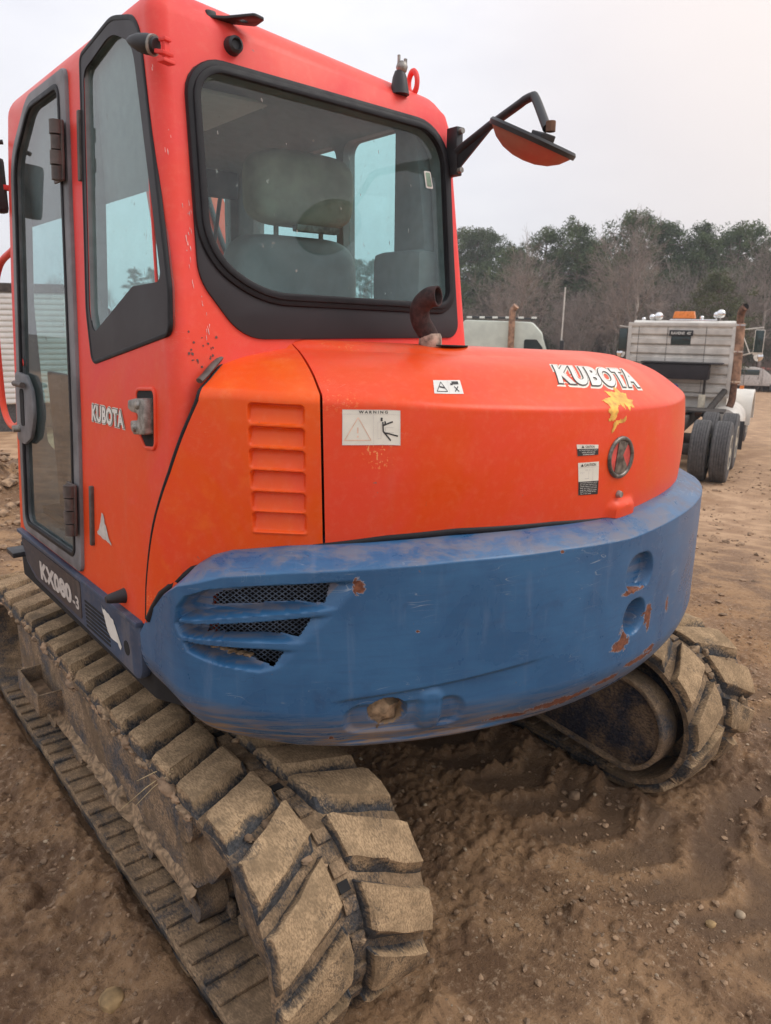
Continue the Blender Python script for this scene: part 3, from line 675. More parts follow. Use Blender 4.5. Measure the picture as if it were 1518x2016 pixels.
# mirrors, fenders, tanks
for s in (-1, 1):
    m_ = box('mirror', (.02+s*1.23, 3.55, 2.02), (.17, .05, .46), M['alum'] if s > 0 else M['frame'], T, .015)
    box('mirror_glass', (.02+s*1.23, 3.520, 2.04), (.145, .014, .40), M['tglass'], m_, .002)
    mb = MB(); mb.tube([(s*.88,3.6,2.24),(s*1.3,3.56,2.29)], .014, seg=6); mb.tube([(s*.88,3.6,1.74),(s*1.25,3.56,1.86)], .014, seg=6); mb.tube([(s*.92,3.6,2.24),(s*1.12,3.58,1.80)], .011, seg=6)
    mb.build('mirror_arm', M['alum'], T, smooth=60)
    lathe('spot_mirror', [(.001,-.03),(.06,-.02),(.085,.0),(.07,.02),(.001,.03)], M['chrome'], T, seg=16, axis='Y', c=(.02+s*1.25, 3.55, 1.76))
    ar = [(4.75+.60*math.cos(a), .45+.62*math.sin(a)) for a in np.linspace(PI*1.02, -.02, 14)]; ar2 = [(4.75+.55*math.cos(a), .45+.57*math.sin(a)) for a in np.linspace(-.02, PI*1.02, 14)]
    V, F = ext(ar+ar2, s*.86, s*1.24); mk('fender', V, F, M['tw'], T, smooth=40, fixn=True)
    lathe('marker_lamp', [(.04,-.03),(.04,.03)], M['amber'], T, seg=12, c=(s*1.02, 4.2, 1.14))
    o = lathe('fuel_tank', [(.001,2.15),(.28,2.18),(.31,2.25),(.31,3.55),(.28,3.62),(.001,3.65)], M['alum'], T, seg=26, axis='Y', c=(s*.88, 0, .62))
    box('step', (s*1.02, 3.0, .34), (.30, .9, .04), M['rust'], T, .004)
for s_, col in ((-.10, M['emred_']), (.06, M['bluehose'])):
    P = [(s_+.05*math.cos(k*.9), 1.95+k*.006-.35*math.sin(PI*k/46), 1.28-.30*math.sin(PI*k/46)+.05*math.sin(k*.9)) for k in range(47)]; tube('air_hose', P, .013, col, T, seg=6)
for s_ in (-1, 1):
    for k in range(2): lathe('tail_lamp', [(.001,-.03),(.045,-.028),(.05,-.01),(.05,.01)], M['emred_'], T, seg=16, axis='Y', c=(s_*(.30+.12*k), -.86, .72))
box('plate_holder', (0, -.865, .60), (.30, .012, .15), M['white'], T, .004)
for x in (-.70, -.2, .45): tube('rail_rivet_strip', [(x,2.35,1.15),(x,2.35,2.29)], .004, M['frame'], T, seg=5)
box('bumper', (.02, 5.85, .55), (2.1, .1, .3), M['chrome'], T, .03)
box('mud_flap', (1.0, 2.2, .45), (.5, .02, .5), M['black'], T, .004)

# ================================================================== SECOND WHITE TRUCK, only its roof shows over the hood
x, y = polar(1085, 21.5)
B = empty('cabover_truck', (x, y, float(terrain(np.array([x]), np.array([y]))[0])), -R_(51))
tag(B, 'pale green white truck cab whose roof shows between the cab and the slatted truck', 'truck')
pr = rp([(0,.75),(.05,1.55),(-.28,2.52),(-.55,2.80),(-2.3,2.84),(-2.42,2.6),(-2.42,.75)], [.1,.1,.2,.25,.12,.1,.05])
M['pale'] = plain('pale_green_white_paint', (.58,.62,.53), .4, var=.1, scale=3)
n = len(pr); V = [(a, -1.1, b) for a, b in pr]+[(a, 1.1, b) for a, b in pr]
F = [tuple(range(n))[::-1], tuple(range(n,2*n))]+[(i,(i+1)%n,n+(i+1)%n,n+i) for i in range(n)]
mk('cab', V, F, M['pale'], B, smooth=35, bevel=.05)
for s in (-1.112, 1.112):
    w_ = rp([(-.14,1.62),(-.24,2.16),(-.40,2.36),(-.72,2.36),(-.72,1.62)], .05)
    V = [(a, s, b) for a, b in w_]; V += [(a, s*.99, b) for a, b in w_]; n2 = len(w_)
    mk('side_window', V, [tuple(range(n2)), tuple(range(n2,2*n2))[::-1]]+[(i,(i+1)%n2,n2+(i+1)%n2,n2+i) for i in range(n2)], M['tglass'], B, fixn=True)
V, F = boxVF((-.07, 0, 2.05), (.03, 1.9, .85), ry=-.33); mk('windscreen', V, F, M['tglass'], B)
for yy in (-.75, .75): tube('roof_rail', [(-.5,yy,2.88),(-2.2,yy,2.92)], .025, M['black'], B)
for xx in np.linspace(-2.2, -.5, 6): box('roof_lamp', (xx, -.75, 2.91), (.14, .09, .05), M['white'], B, .01)
tube('stack', smoothpath([(-1.05,-1.25,.9),(-1.05,-1.25,2.0),(-1.05,-1.25,3.0),(-1.02,-1.25,3.12),(-.96,-1.28,3.2)], 4), .085, M['stack'], B, seg=14)
tube('antenna', [(.22,-1.2,1.7),(.24,-1.2,3.66)], .02, M['alum'], B, seg=6)
box('mirror', (.24, -1.25, 2.1), (.1, .2, .5), M['black'], B, .02)
box('chassis', (-3.6, 0, .75), (7., .8, .3), M['frame'], B)
for xx in (-.6, -4.6, -5.9):
    for s in (-1, 1):
        t_ = lathe('tyre', [(.28,-.14),(.46,-.13),(.5,-.09),(.5,.09),(.46,.13),(.28,.14)], M['tyre'], B, seg=28, axis='Y', c=(xx, s*.98, .5))
        lathe('rim', [(.29,-.1),(.2,-.04),(.2,.04),(.29,.1)], M['rim'], t_, seg=20, axis='Y', c=(xx, s*.98, .5))

# ================================================================== WHITE BOX TRAILER at the left edge
x, y = polar(128, 16.5)
TR = empty('box_trailer', (x, y, -.5), -R_(13))   # local -x runs to the left, local y away
tag(TR, 'white ribbed box trailer with dark roof edge at the left border', 'trailer')
M['siding'] = plain('white_siding', (.64,.62,.59), .5, var=.08, scale=3)
box('body', (-4., 1.25, 1.72), (8., 2.4, 2.12), M['tw'], TR, .02)
for k in range(20): box('rib', (-4., .035, .72+k*.105), (7.96, .03, .075), M['siding'], TR, .010)
box('roof_edge', (-4., 1.25, 2.86), (8.1, 2.5, .17), M['frame'], TR, .02)
box('under_frame', (-4., 1.25, .40), (7.8, 1.2, .34), M['frame'], TR, .02)
box('side_skirt', (-4., .25, .36), (7.6, .06, .42), M['frame'], TR, .01)
for xx in (-1.2, -2.3, -6.4):
    for yy in (.25, 2.25):
        t_ = lathe('tyre', [(.24,-.13),(.42,-.12),(.46,-.08),(.46,.08),(.42,.12),(.24,.13)], M['tyre'], TR, seg=26, axis='Y', c=(xx, yy, .42))
        lathe('rim', [(.25,-.1),(.16,-.03),(.16,.03),(.25,.1)], M['rim'], t_, seg=18, axis='Y', c=(xx, yy, .42))

# ================================================================== far parked vehicles on the right
def far_car(px, d, rz, col, label):
    x, y = polar(px, d); E_ = empty('parked_car', (x, y, float(terrain(np.array([x]), np.array([y]))[0])), rz)
    pr = rp([(-2.1,.35),(2.1,.35),(2.15,.7),(1.2,.85),(.6,1.3),(-1.2,1.32),(-1.8,.88),(-2.15,.8)], [.1,.1,.1,.1,.2,.2,.1,.1], 4)
    n = len(pr); V = [(a,-.85,b) for a, b in pr]+[(a,.85,b) for a, b in pr]; F = [tuple(range(n))[::-1], tuple(range(n,2*n))]+[(i,(i+1)%n,n+(i+1)%n,n+i) for i in range(n)]
    mk('body', V, F, plain('far_paint', col, .4), E_, smooth=35, bevel=.06)
    for s in (-.86, .86): box('side_window', (-.3, s, 1.08), (1.5, .02, .28), M['tglass'], E_, .003)
    for a in (-1.35, 1.35):
        for s in (-.75, .75): lathe('wheel', [(.1,-.1),(.3,-.1),(.32,0),(.3,.1),(.1,.1)], M['tyre'], E_, seg=16, axis='Y', c=(a, s, .32))
    tag(E_, label, 'car')
far_car(1478, 47, -.9, (.55,.50,.46), 'small pale car parked far off beyond the slatted truck')
far_car(1508, 50, -.7, (.32,.06,.04), 'small red car parked far off at the right border')

# ================================================================== EXCAVATOR SURFACES (plan curve + vertical profile)
def plan_curve(R, hw, rf, yf, n=3000):
    yc = math.sqrt((R-rf)**2-(hw-rf)**2); cx = -hw+rf; a2 = math.atan2(-yc, cx) % (2*math.pi); P = []; N = []
    for t in np.linspace(0, 1, 400, endpoint=False): P.append((-hw, yf+t*(-yc-yf))); N.append((-1, 0))
    for a in np.linspace(math.pi, a2, 200, endpoint=False): P.append((cx+rf*math.cos(a), -yc+rf*math.sin(a))); N.append((math.cos(a), math.sin(a)))
    for a in np.linspace(a2, 3*math.pi-a2, 1500, endpoint=False): P.append((R*math.cos(a), R*math.sin(a))); N.append((math.cos(a), math.sin(a)))
    P = np.array(P); N = np.array(N); m = np.array([-1, 1]); P = np.vstack([P, (P[:600]*m)[::-1]]); N = np.vstack([N, (N[:600]*m)[::-1]])
    s = np.concatenate([[0], np.cumsum(np.linalg.norm(np.diff(P, axis=0), axis=1))]); ss = np.linspace(0, s[-1], n)
    return ss, np.stack([np.interp(ss, s, P[:,i]) for i in (0,1)], 1), np.stack([np.interp(ss, s, N[:,i]) for i in (0,1)], 1)
class Curve:
    def __init__(c, R, hw, rf, yf, smooth=0):
        c.s, c.P, c.N = plan_curve(R, hw, rf, yf); c.end = c.s[-1]; c.M = c.N.copy()
        if smooth:
            k = int(smooth/c.end*len(c.s)); pad = np.vstack([np.repeat(c.N[:1], k, 0), c.N, np.repeat(c.N[-1:], k, 0)])
            ker = np.ones(2*k+1)/(2*k+1); c.M = np.stack([np.convolve(pad[:,i], ker, 'valid') for i in (0,1)], 1)
    def p(c, s): return np.stack([np.interp(s, c.s, c.P[:,i]) for i in (0,1)], -1)
    def n(c, s): return np.stack([np.interp(s, c.s, c.N[:,i]) for i in (0,1)], -1)
    def m(c, s): return np.stack([np.interp(s, c.s, c.M[:,i]) for i in (0,1)], -1)
ZPB = [.95,1.04,1.151,1.226,1.258,1.274,1.287]
HC = Curve(1.39, 1.085, .15, -.70, .17)
CC = Curve(1.48, 1.10, .15, -.735)
SEAM = .566
def h_zb(s): return np.interp(s, [0,.08,.16,.25,.36,.46,.56,.566,.72,.9,1.2,1.5,1.9,2.9], ZPB+[1.288,1.304,1.311,1.299,1.272,1.262,1.262])
def h_zc(s): return np.interp(s, [.2,.35,.57,.72,.89,1.19,1.48,1.85,2.9], [1.655,1.655,1.642,1.636,1.622,1.606,1.593,1.583,1.58])
def h_zt(s): return 1.757-.030*(HC.p(s)[...,0]+.74)
def hood_pt(s, w, h=0.0):
    """w 0..1 up the vertical face, 1..2 over the sloping shoulder, 2..3 across the top; h = stand-off outward"""
    s = np.asarray(s, float); w = np.asarray(w, float); s, w = np.broadcast_arrays(s, w)
    zb, zc, zt = h_zb(s), h_zc(s), h_zt(s); t = np.clip(w, 0, 1); c = np.clip(w-1, 0, 1); q = np.clip(w-2, 0, 1)
    flare = .022*np.clip((1.285-zb)/.28, 0, 1)*(1-t)
    bul = -.010*np.sin(np.pi*np.clip(t, 0, 1))
    o = bul-flare + .012*np.clip((t-.94)/.06, 0, 1)**2
    z = zb+(zc-zb)*t
    o2 = .012+.215*c; z2 = zc+(zt-.022-zc)*(c+.16*np.sin(np.pi*c))
    o = np.where(w > 1, o2, o); z = np.where(w > 1, z2, z)
    P = HC.p(s)-HC.m(s)*o[...,None]*np.where(w > 1, 1, 1)[...,None]
    hh = np.asarray(h)
    nv = np.where((w > 1)[...,None], np.concatenate([HC.m(s)*.45, np.full(s.shape+(1,), .89)], -1), np.concatenate([HC.n(s), np.zeros(s.shape+(1,))], -1))
    out = np.concatenate([P, z[...,None]], -1)
    # top: run from the shoulder ring to the line behind the cab
    B = np.stack([np.clip(out[...,0], -.80, .92)*.96, np.maximum(-.80, HC.p(s)[...,1]-HC.m(s)[...,1]*.227+.01), zt+.002], -1)
    A = np.concatenate([HC.p(s)-HC.m(s)*.227, (zt-.022)[...,None]], -1)
    e = 1-(1-q)**1.0
    top = A+(B-A)*e[...,None]; top[...,2] = zt-.022+np.interp(out[...,0], [-.6,.35,.9], [.024,.020,.004])*(1-(1-np.clip(q*3.2, 0, 1))**2)
    out = np.where((w > 2)[...,None], top, out)
    return out+nv*np.asarray(hh)[...,None] if np.ndim(hh) else out+nv*hh
def c_zc(s):
    s = np.minimum(s, CC.end-s+0*s); return np.interp(s, [0,.05,.102,.17,.243,.362,.5,.67,.92,1.22,1.5], [1.0,1.055,1.10,1.155,1.198,1.231,1.243,1.248,1.254,1.25,1.238])
def c_zb(s):
    s = np.minimum(s, CC.end-s); return np.interp(s, [0,.08,.157,.287,.388,.52,.67,1.5], [.83,.828,.822,.805,.787,.766,.757,.755])
def cw_pt(s, z, d=0.0):
    s = np.asarray(s, float); z = np.asarray(z, float); s, z = np.broadcast_arrays(s, z); zb = c_zb(s)
    o = .062*np.clip(1-(z-zb)/.12, 0, 1)**1.8 + .004*np.cos((z-1.0)*9)*0
    P = CC.p(s)-CC.n(s)*(o+d)[...,None]; return np.concatenate([P, z[...,None]], -1)

# ================================================================== EXCAVATOR
EX = empty('excavator', (0, 0, 0))
tag(EX, 'orange and blue crawler excavator with red cab, seen from its left rear corner', 'excavator')
def grid_faces(n, m, skip=None):
    F = []
    for i in range(n-1):
        for j in range(m-1):
            if skip is not None and skip[i, j]: continue
            F.append((i*m+j, (i+1)*m+j, (i+1)*m+j+1, i*m+j+1))
    return F
def poly_sd(px, py, poly):
    """signed distance to polygon, negative inside (numpy)"""
    d = np.full(px.shape, 1e9); ins = np.zeros(px.shape, bool); n = len(poly)
    for i in range(n):
        ax, ay = poly[i]; bx, by = poly[(i+1)%n]; ex, ey = bx-ax, by-ay; t = np.clip(((px-ax)*ex+(py-ay)*ey)/(ex*ex+ey*ey), 0, 1)
        d = np.minimum(d, np.hypot(px-ax-ex*t, py-ay-ey*t)); c = ((ay > py) != (by > py)) & (px < (bx-ax)*(py-ay)/(by-ay+1e-12)+ax); ins ^= c
    return np.where(ins, -d, d)
def rbox_sd(px, py, cx, cy, hx, hy, r):
    qx = np.abs(px-cx)-hx+r; qy = np.abs(py-cy)-hy+r
    return np.hypot(np.maximum(qx, 0), np.maximum(qy, 0))+np.minimum(np.maximum(qx, qy), 0)-r
def seg_d(px, py, a, b):
    ex, ey = b[0]-a[0], b[1]-a[1]; t = np.clip(((px-a[0])*ex+(py-a[1])*ey)/(ex*ex+ey*ey), 0, 1); return np.hypot(px-a[0]-ex*t, py-a[1]-ey*t), t

# ---------------------------------------------------------------- counterweight
VENTS = [[(.316,1.144),(.320,1.166),(.345,1.179),(.45,1.197),(.612,1.213),(.597,1.164)],
         [(.297,1.100),(.303,1.112),(.567,1.130),(.536,1.083),(.303,1.080)],
         [(.290,1.050),(.50,1.046),(.475,1.009),(.40,1.018),(.33,1.035)]]
RECESS = [(.222,1.10),(.232,1.145),(.262,1.178),(.32,1.200),(.42,1.212),(.685,1.226),(.67,1.19),(.63,1.13),(.58,1.06),(.50,1.002),(.44,.992),(.34,1.008),(.26,1.035)]
def cw_disp(s, z):
    d = np.zeros(s.shape)
    sd = poly_sd(s, z, RECESS); srb = .475+(z-1.0)*.93
    rec = sst(0, -.016, sd)*sst(0, .14, srb-s+.02)
    f1, t1 = seg_d(s, z, (.240,1.110), (.66,1.151)); f2, t2 = seg_d(s, z, (.228,1.067), (.63,1.058))
    w1 = .005+.012*np.sin(PI*np.clip(t1*.9+.08, 0, 1)); w2 = .005+.013*np.sin(PI*np.clip(t2*.9+.08, 0, 1))
    fin = np.maximum(1-sst(w1*.4, w1+.004, f1), 1-sst(w2*.4, w2+.004, f2))
    d = np.maximum(d, .052*rec*(1-.95*fin))
    a = np.minimum(rbox_sd(s, z, 1.552, 1.128, .068, .056, .055), 1); a = np.where(z < 1.082, np.maximum(a, 1.082-z), a); d = np.maximum(d, .030*sst(.004, -.012, a))
    b = rbox_sd(s, z, 1.545, .996, .054, .052, .05); d = np.maximum(d, .055*sst(.005, -.014, b))
    # lower left lifting recess
    line = .922+(s-.656)*.085; fold = .011*sst(0, .012, line-z)*sst(.60, .68, s)*(1-sst(1.02, 1.22, s))*(1-sst(.0,.02,.775-z)); d = np.maximum(d, fold)
    sc = rbox_sd(s, z, .80, .852, .16, .050, .045); d = np.maximum(d, .024*sst(.012, -.02, sc))
    el = np.hypot((s-.752)/.058, (z-.868)/.046)-1; d = np.maximum(d, .070*sst(.02, -.30, el))
    boss = rbox_sd(s, z, .862, .862, .028, .06, .026); d = d*(1-.85*sst(.012, -.01, boss))
    d = d + .0018*(fbm(s*6, z*6, 3, 71)-.5)
    return d
sc_ = np.unique(np.round(np.concatenate([np.linspace(0,.2,40), np.arange(.2,.70,.0032), np.arange(.70,1.0,.005), np.arange(1.0,1.46,.012), np.arange(1.46,1.68,.0042), np.arange(1.68,CC.end-.01,.02), [CC.end]]), 5))
tz = np.linspace(0, 1, 150)
S_, T_ = np.meshgrid(sc_, tz, indexing='ij'); zb_, zc_ = c_zb(S_), c_zc(S_); Zv = zb_+(zc_-zb_)*T_
D_ = cw_disp(S_, Zv)*sst(0, .03, T_)*sst(1, .985, T_)
core = cw_pt(S_, Zv, D_)
pb = cw_pt(sc_, c_zb(sc_)); nn = CC.n(sc_)
def ring(o, dz, base='c'):
    z = (c_zc(sc_) if base == 'c' else c_zb(sc_))+dz; P = CC.p(sc_)-nn*np.asarray(o)[...,None] if np.ndim(o) else CC.p(sc_)-nn*o
    return np.concatenate([P, z[:,None]], 1)
lowo = [(.075,-.010),(.10,-.016),(.30,-.016)]; topo = [(.0015,.002),(.006,.005),(.060,.034),(.080,.040),(.17,.046)]
rows = [ring(o, dz, 'b')[:,None] for o, dz in lowo[::-1]]+[core]+[ring(o, dz)[:,None] for o, dz in topo]
G = np.concatenate(rows, 1); n_, m_ = G.shape[:2]; nl, nt_ = len(lowo), len(topo)
zfull = np.concatenate([np.zeros((n_,nl)), Zv, np.full((n_,nt_), 9)], 1); dfull = np.concatenate([np.zeros((n_,nl)), D_, np.zeros((n_,nt_))], 1)
sm_ = (S_[:-1,:-1]+S_[1:,1:])/2; zm_ = (Zv[:-1,:-1]+Zv[1:,1:])/2
hole = np.zeros((n_-1, m_-1), bool)
hv = np.zeros(sm_.shape, bool)
for v_ in VENTS: hv |= poly_sd(sm_, zm_, v_) < 0
hole[:, nl:nl+hv.shape[1]] = hv
F = grid_faces(n_, m_, hole)
F.append(tuple(range(m_))); F.append(tuple((n_-1)*m_+j for j in range(m_))[::-1])
me = mesh('counterweight', G.reshape(-1,3), F, 42)
SPOTS = [(.677,1.208,.012,.016),(1.497,.945,.020,.030),(1.480,.925,.03,.014),(1.622,.985,.018,.026),(1.63,.96,.010,.03),(1.757,.975,.007,.022),(1.60,.845,.065,.010),(1.66,.862,.03,.007),(1.45,.822,.05,.009),(1.27,.803,.075,.014),(1.36,.812,.02,.008),(.821,1.086,.005,.004),(1.10,.79,.05,.008),(1.52,1.078,.045,.006),(1.22,1.246,.008,.006),(.61,.80,.006,.006)]
sf = np.repeat(sc_[:,None], m_, 1)
rust = np.zeros((n_, m_))
for a, b, ra, rb in SPOTS: rust = np.maximum(rust, 1.4-np.hypot((sf-a)/ra/1.3, (zfull-b)/rb/1.3)*.9)
dirt = np.clip(1.25-(zfull-zb_[:, :1])/.10, 0, 1)*(zfull < 8)*np.interp(sf, [0,.3,.7,1.4,3], [1,1.2,1.1,.6,.5])
dirt = np.maximum(dirt, (zfull > 8)*.40); ventdirt = (dfull > .02)*.5; dirt = np.maximum(dirt, ventdirt*np.where(sf < .66, 1, .6))
el = np.hypot((sf-.752)/.045, (zfull-.862)/.036); dirt = np.maximum(dirt, 2.2*(el < 1)*(zfull < 8))

ZS = np.concatenate([np.repeat(zb_[:,:1], nl, 1)-np.array([o for o, d in lowo[::-1]])[None], Zv, np.repeat(zc_[:,:1], nt_, 1)+np.array([o for o, d in topo])[None]*1.1+.004], 1)
at = me.attributes.new('sz', 'FLOAT_VECTOR', 'POINT'); at.data.foreach_set('vector', np.stack([sf, ZS, dfull], -1).astype(np.float32).ravel())
at = me.attributes.new('wear', 'FLOAT_VECTOR', 'POINT'); at.data.foreach_set('vector', np.stack([np.clip(rust,0,1.4), dirt, 0*dirt], -1).astype(np.float32).ravel())
m = Mat('counterweight_blue_paint', .34)
sz = m.attr('sz'); we = m.sep(m.attr('wear')); big = m.noise(4.5, 5, .6, sz, .4); fine = m.noise(70, 5, .65, sz)
c = m.mix(m.rng(big, .35, .65), (.027,.102,.222), (.038,.134,.275)); brsh = m.noise(30, 4, .65, m.mapv(sz, (.25,2.2,1)), .4); c = m.mix(m.rng(brsh, .40, .75, 0, .38), c, (.026,.080,.185))
streak = m.noise(9, 5, .6, m.mapv(sz, (3.0,.35,1)), .3); c = m.mix(m.rng(streak, .55, .8, 0, .38), c, (.15,.22,.34))
ds = m.noise(8, 4, .6, m.mapv(sz, (1,1,1), (5,3,0)), .6); c = m.mix(m.rng(ds, .60, .76, 0, .35), c, (.022,.050,.12))
def scr(scale, sv, rot, w, gate0, amt, col, c):
    a_ = m.noise(scale, 2, .5, m.mapv(sz, sv, rot=(0,0,rot)), 1.2); l_ = m.math('SUBTRACT', 1, m.rng(m.math('ABSOLUTE', m.math('SUBTRACT', a_, .5)), 0, w))
    gt = m.rng(m.noise(6, 3, .6, m.mapv(sz, (1,1,1), (rot*9,2,0))), gate0, gate0+.1); return m.mix(m.math('MULTIPLY', m.math('MULTIPLY', l_, gt), amt), c, col)
c = scr(10, (.35,2.6,1), .12, .008, .53, .55, (.36,.40,.44), c)
c = scr(14, (.5,2.2,1), -.35, .006, .56, .6, (.02,.035,.08), c)
c = scr(16, (1.2,1.2,1), .9, .005, .60, .6, (.30,.34,.40), c)
szz = m.sep(sz)[1]; db = m.math('ADD', m.math('MULTIPLY', m.noise(22, 7, .7, m.mapv(sz, (.22,3.2,1)), .5), m.rng(szz, 1.15, 1.20, 1, 0)), m.math('MULTIPLY', m.noise(11, 8, .72, m.mapv(sz, (.8,1.4,1)), .3), m.rng(szz, 1.15, 1.20, 0, 1))); dm = m.math('MULTIPLY', we[1], m.rng(db, .42, .60)); 
c = m.mix(m.math('MINIMUM', m.math('MULTIPLY', dm, .85), .95), c, (.30,.205,.125))
heavy = m.rng(we[1], 1.0, 1.8); c = m.mix(m.math('MULTIPLY', heavy, m.rng(fine, .30, .45)), c, (.33,.22,.125))
rn = m.math('ADD', we[0], m.math('MULTIPLY', m.math('SUBTRACT', m.noise(30, 6, .75, sz, .9), .5), 2.6)); rf_ = m.rng(rn, .60, .66); edge = m.math('SUBTRACT', m.rng(rn, .52, .56), rf_)
c = m.mix(m.math('MULTIPLY', m.math('MAXIMUM', edge, 0), .6), c, (.50,.46,.44)); c = m.mix(rf_, c, m.mix(m.rng(fine, .35, .65), (.11,.035,.018), (.24,.085,.04)))
chip = m.math('MULTIPLY', m.rng(m.noise(60, 2, .5, sz), .74, .76), m.rng(big, .5, .6)); c = m.mix(m.math('MULTIPLY', chip, .8), c, (.20,.11,.08))
m.color(c); m.rough(m.mix(m.math('MAXIMUM', rf_, m.math('MINIMUM', dm, 1.)), m.rng(big, .3, .7, .24, .36), .9))
m.bump(m.math('SUBTRACT', m.math('ADD', m.math('MULTIPLY', fine, .25), m.math('MULTIPLY', big, .6)), m.math('MULTIPLY', rf_, .5)), .35, .004)
M['blue'] = m.m
CWO = link('counterweight', me, M['blue'], EX)
# dark space and woven grille behind the vents
bs = np.linspace(.24, .70, 40); bz = np.linspace(.96, 1.24, 12); A_, B_ = np.meshgrid(bs, bz, indexing='ij')
mk('vent_backing', cw_pt(A_, B_, .13+0*A_).reshape(-1,3), grid_faces(40, 12), M['dark'], CWO)
M['wire'] = plain('blue_grey_wire', (.13,.165,.22), .5, var=.3, scale=60)
def clip_seg(p, q, poly):
    ts = [0, 1]; d = (q[0]-p[0], q[1]-p[1])
    for i in range(len(poly)):
        a, b = poly[i], poly[(i+1)%len(poly)]; e = (b[0]-a[0], b[1]-a[1]); den = d[0]*e[1]-d[1]*e[0]
        if abs(den) < 1e-12: continue
        t = ((a[0]-p[0])*e[1]-(a[1]-p[1])*e[0])/den; u = ((a[0]-p[0])*d[1]-(a[1]-p[1])*d[0])/den
        if 0 <= u <= 1 and 0 < t < 1: ts.append(t)
    ts.sort(); out = []
    for t0, t1 in zip(ts, ts[1:]):
        tm = (t0+t1)/2; x_, y_ = p[0]+d[0]*tm, p[1]+d[1]*tm
        if poly_sd(np.array([x_]), np.array([y_]), poly)[0] < 0: out.append((t0, t1))
    return [((p[0]+d[0]*a, p[1]+d[1]*a), (p[0]+d[0]*b, p[1]+d[1]*b)) for a, b in out]
for pol in VENTS:
    mb = MB(); big_ = offset_poly(pol, .016)
    for sg in (1, -1):
        for k in np.arange(-.5, 1.2, .0165):
            p = (k, .95); q_ = (k+sg*.35*1.35, 1.30)
            if sg < 0: p = (k+.2, .95); q_ = (k+.2-.35*1.35, 1.30)
            for a, b in clip_seg(p, q_, big_):
                A0 = cw_pt(np.array([a[0]]), np.array([a[1]]), np.array([.062]))[0]; B0 = cw_pt(np.array([b[0]]), np.array([b[1]]), np.array([.062]))[0]
                M0 = cw_pt(np.array([(a[0]+b[0])/2]), np.array([(a[1]+b[1])/2]), np.array([.062]))[0]
                mb.tube([A0, M0, B0], .0013, seg=4, cap=False)
    mb.build('grille', M['wire'], CWO)
LUMP = ico(3)
# mud lodged in the recess and the lowest vent
def lump(name, c, r, seed, mat, parent):
    V3, F3 = LUMP; n3 = .6*vnoise(V3[:,0]*1.7+seed, V3[:,1]*1.7+V3[:,2]*2.3, seed)+.4*vnoise(V3[:,0]*4+seed, V3[:,1]*4+V3[:,2]*5, seed+1); v = V3*(.45+1.1*n3)[:,None]*np.array(r)+np.array(c); return mk(name, v, F3.tolist(), mat, parent, smooth=75)
for k in range(6):
    s_ = .30+k*.021; z_ = np.interp(s_, [.29,.33,.40,.475], [1.048,1.036,1.019,1.010]); p = cw_pt(np.array([s_]), np.array([z_]), np.array([.048]))[0]; lump('mud', p, (.013,.010,.005), k, M['sand'], CWO)
p = cw_pt(np.array([.745]), np.array([.862]), np.array([.075]))[0]; lump('mud', p, (.058,.040,.050), 77, M['sand'], CWO)
# ---------------------------------------------------------------- inner bay so that gaps are dark
q_s = np.linspace(.16, HC.end-.05, 80); q_z = np.array([1.0, 1.2, 1.50, 1.58])
A_, B_ = np.meshgrid(q_s, q_z, indexing='ij'); P = HC.p(A_)-HC.m(A_)*np.where(B_ > 1.56, .16, .07)[...,None]; P = np.concatenate([P, B_[...,None]], -1)
fl = grid_faces(80, 4); fl.append(tuple(k*4+3 for k in range(80)))
mk('engine_bay', P.reshape(-1,3), fl, M['dark'], EX)
# upper frame deck under everything
V, F = [], []
dk = rp([(-1.07,.62),(-1.07,-.74),(-.95,-1.0),(-.6,-1.24),(.6,-1.24),(.95,-1.0),(1.07,-.74),(1.07,.9),(.4,1.15),(-.3,.95)], .06)
n = len(dk); V = [(a, b, .80) for a, b in dk]+[(a, b, .93) for a, b in dk]; F = [tuple(range(n))[::-1], tuple(range(n,2*n))]+[(i,(i+1)%n,n+(i+1)%n,n+i) for i in range(n)]
mk('upper_frame', V, F, M['dark'], EX, fixn=True)
lathe('swing_ring', [(.42,.58),(.46,.58),(.46,.80),(.42,.80)], M['frame'], EX, seg=40, closed=True)

# ---------------------------------------------------------------- hood and louvred side panel
def patch(name, sL, sR, ws, ncol, disp, mat, parent, thick=.012, dens=None):
    ws = np.asarray(ws); a = np.linspace(0, 1, ncol) if dens is None else dens
    Sg = sL(ws)[None,:]+(sR(ws)-sL(ws))[None,:]*a[:,None]; Wg = np.repeat(ws[None,:], len(a), 0)
    d = disp(Sg, Wg) if disp else 0*Sg
    G = hood_pt(Sg, Wg, -d); Gi = hood_pt(Sg, Wg, -d-thick); n, mm = Sg.shape
    V = np.concatenate([G.reshape(-1,3), Gi.reshape(-1,3)]); N = n*mm; F = grid_faces(n, mm); F += [tuple(i+N for i in f[::-1]) for f in F]
    bd = [j for j in range(mm)]+[i*mm+mm-1 for i in range(1, n)]+[(n-1)*mm+j for j in range(mm-2,-1,-1)]+[i*mm for i in range(n-2,0,-1)]
    for i in range(len(bd)): p_, q = bd[i], bd[(i+1)%len(bd)]; F.append((p_, q, q+N, p_+N))
    me = mesh(name, V, F, 38); return link(name, me, mat, parent)
wrows = np.concatenate([np.linspace(0, .9, 40), np.linspace(.91, .995, 8), np.linspace(1.0, 1.06, 5), np.linspace(1.1, 1.9, 14), np.linspace(1.93, 2.0, 4), np.linspace(2.06, 3.0, 10)])
def hood_disp(s, w):
    z = hood_pt(s, w)[...,2]
    b = rbox_sd(s, z, 1.475, 1.29, .055, .03, .02); d = -.020*sst(.012, -.012, b)*(w < .4)
    return d + .003*(fbm(s*2.2, w*2.2, 2, 81)-.5)
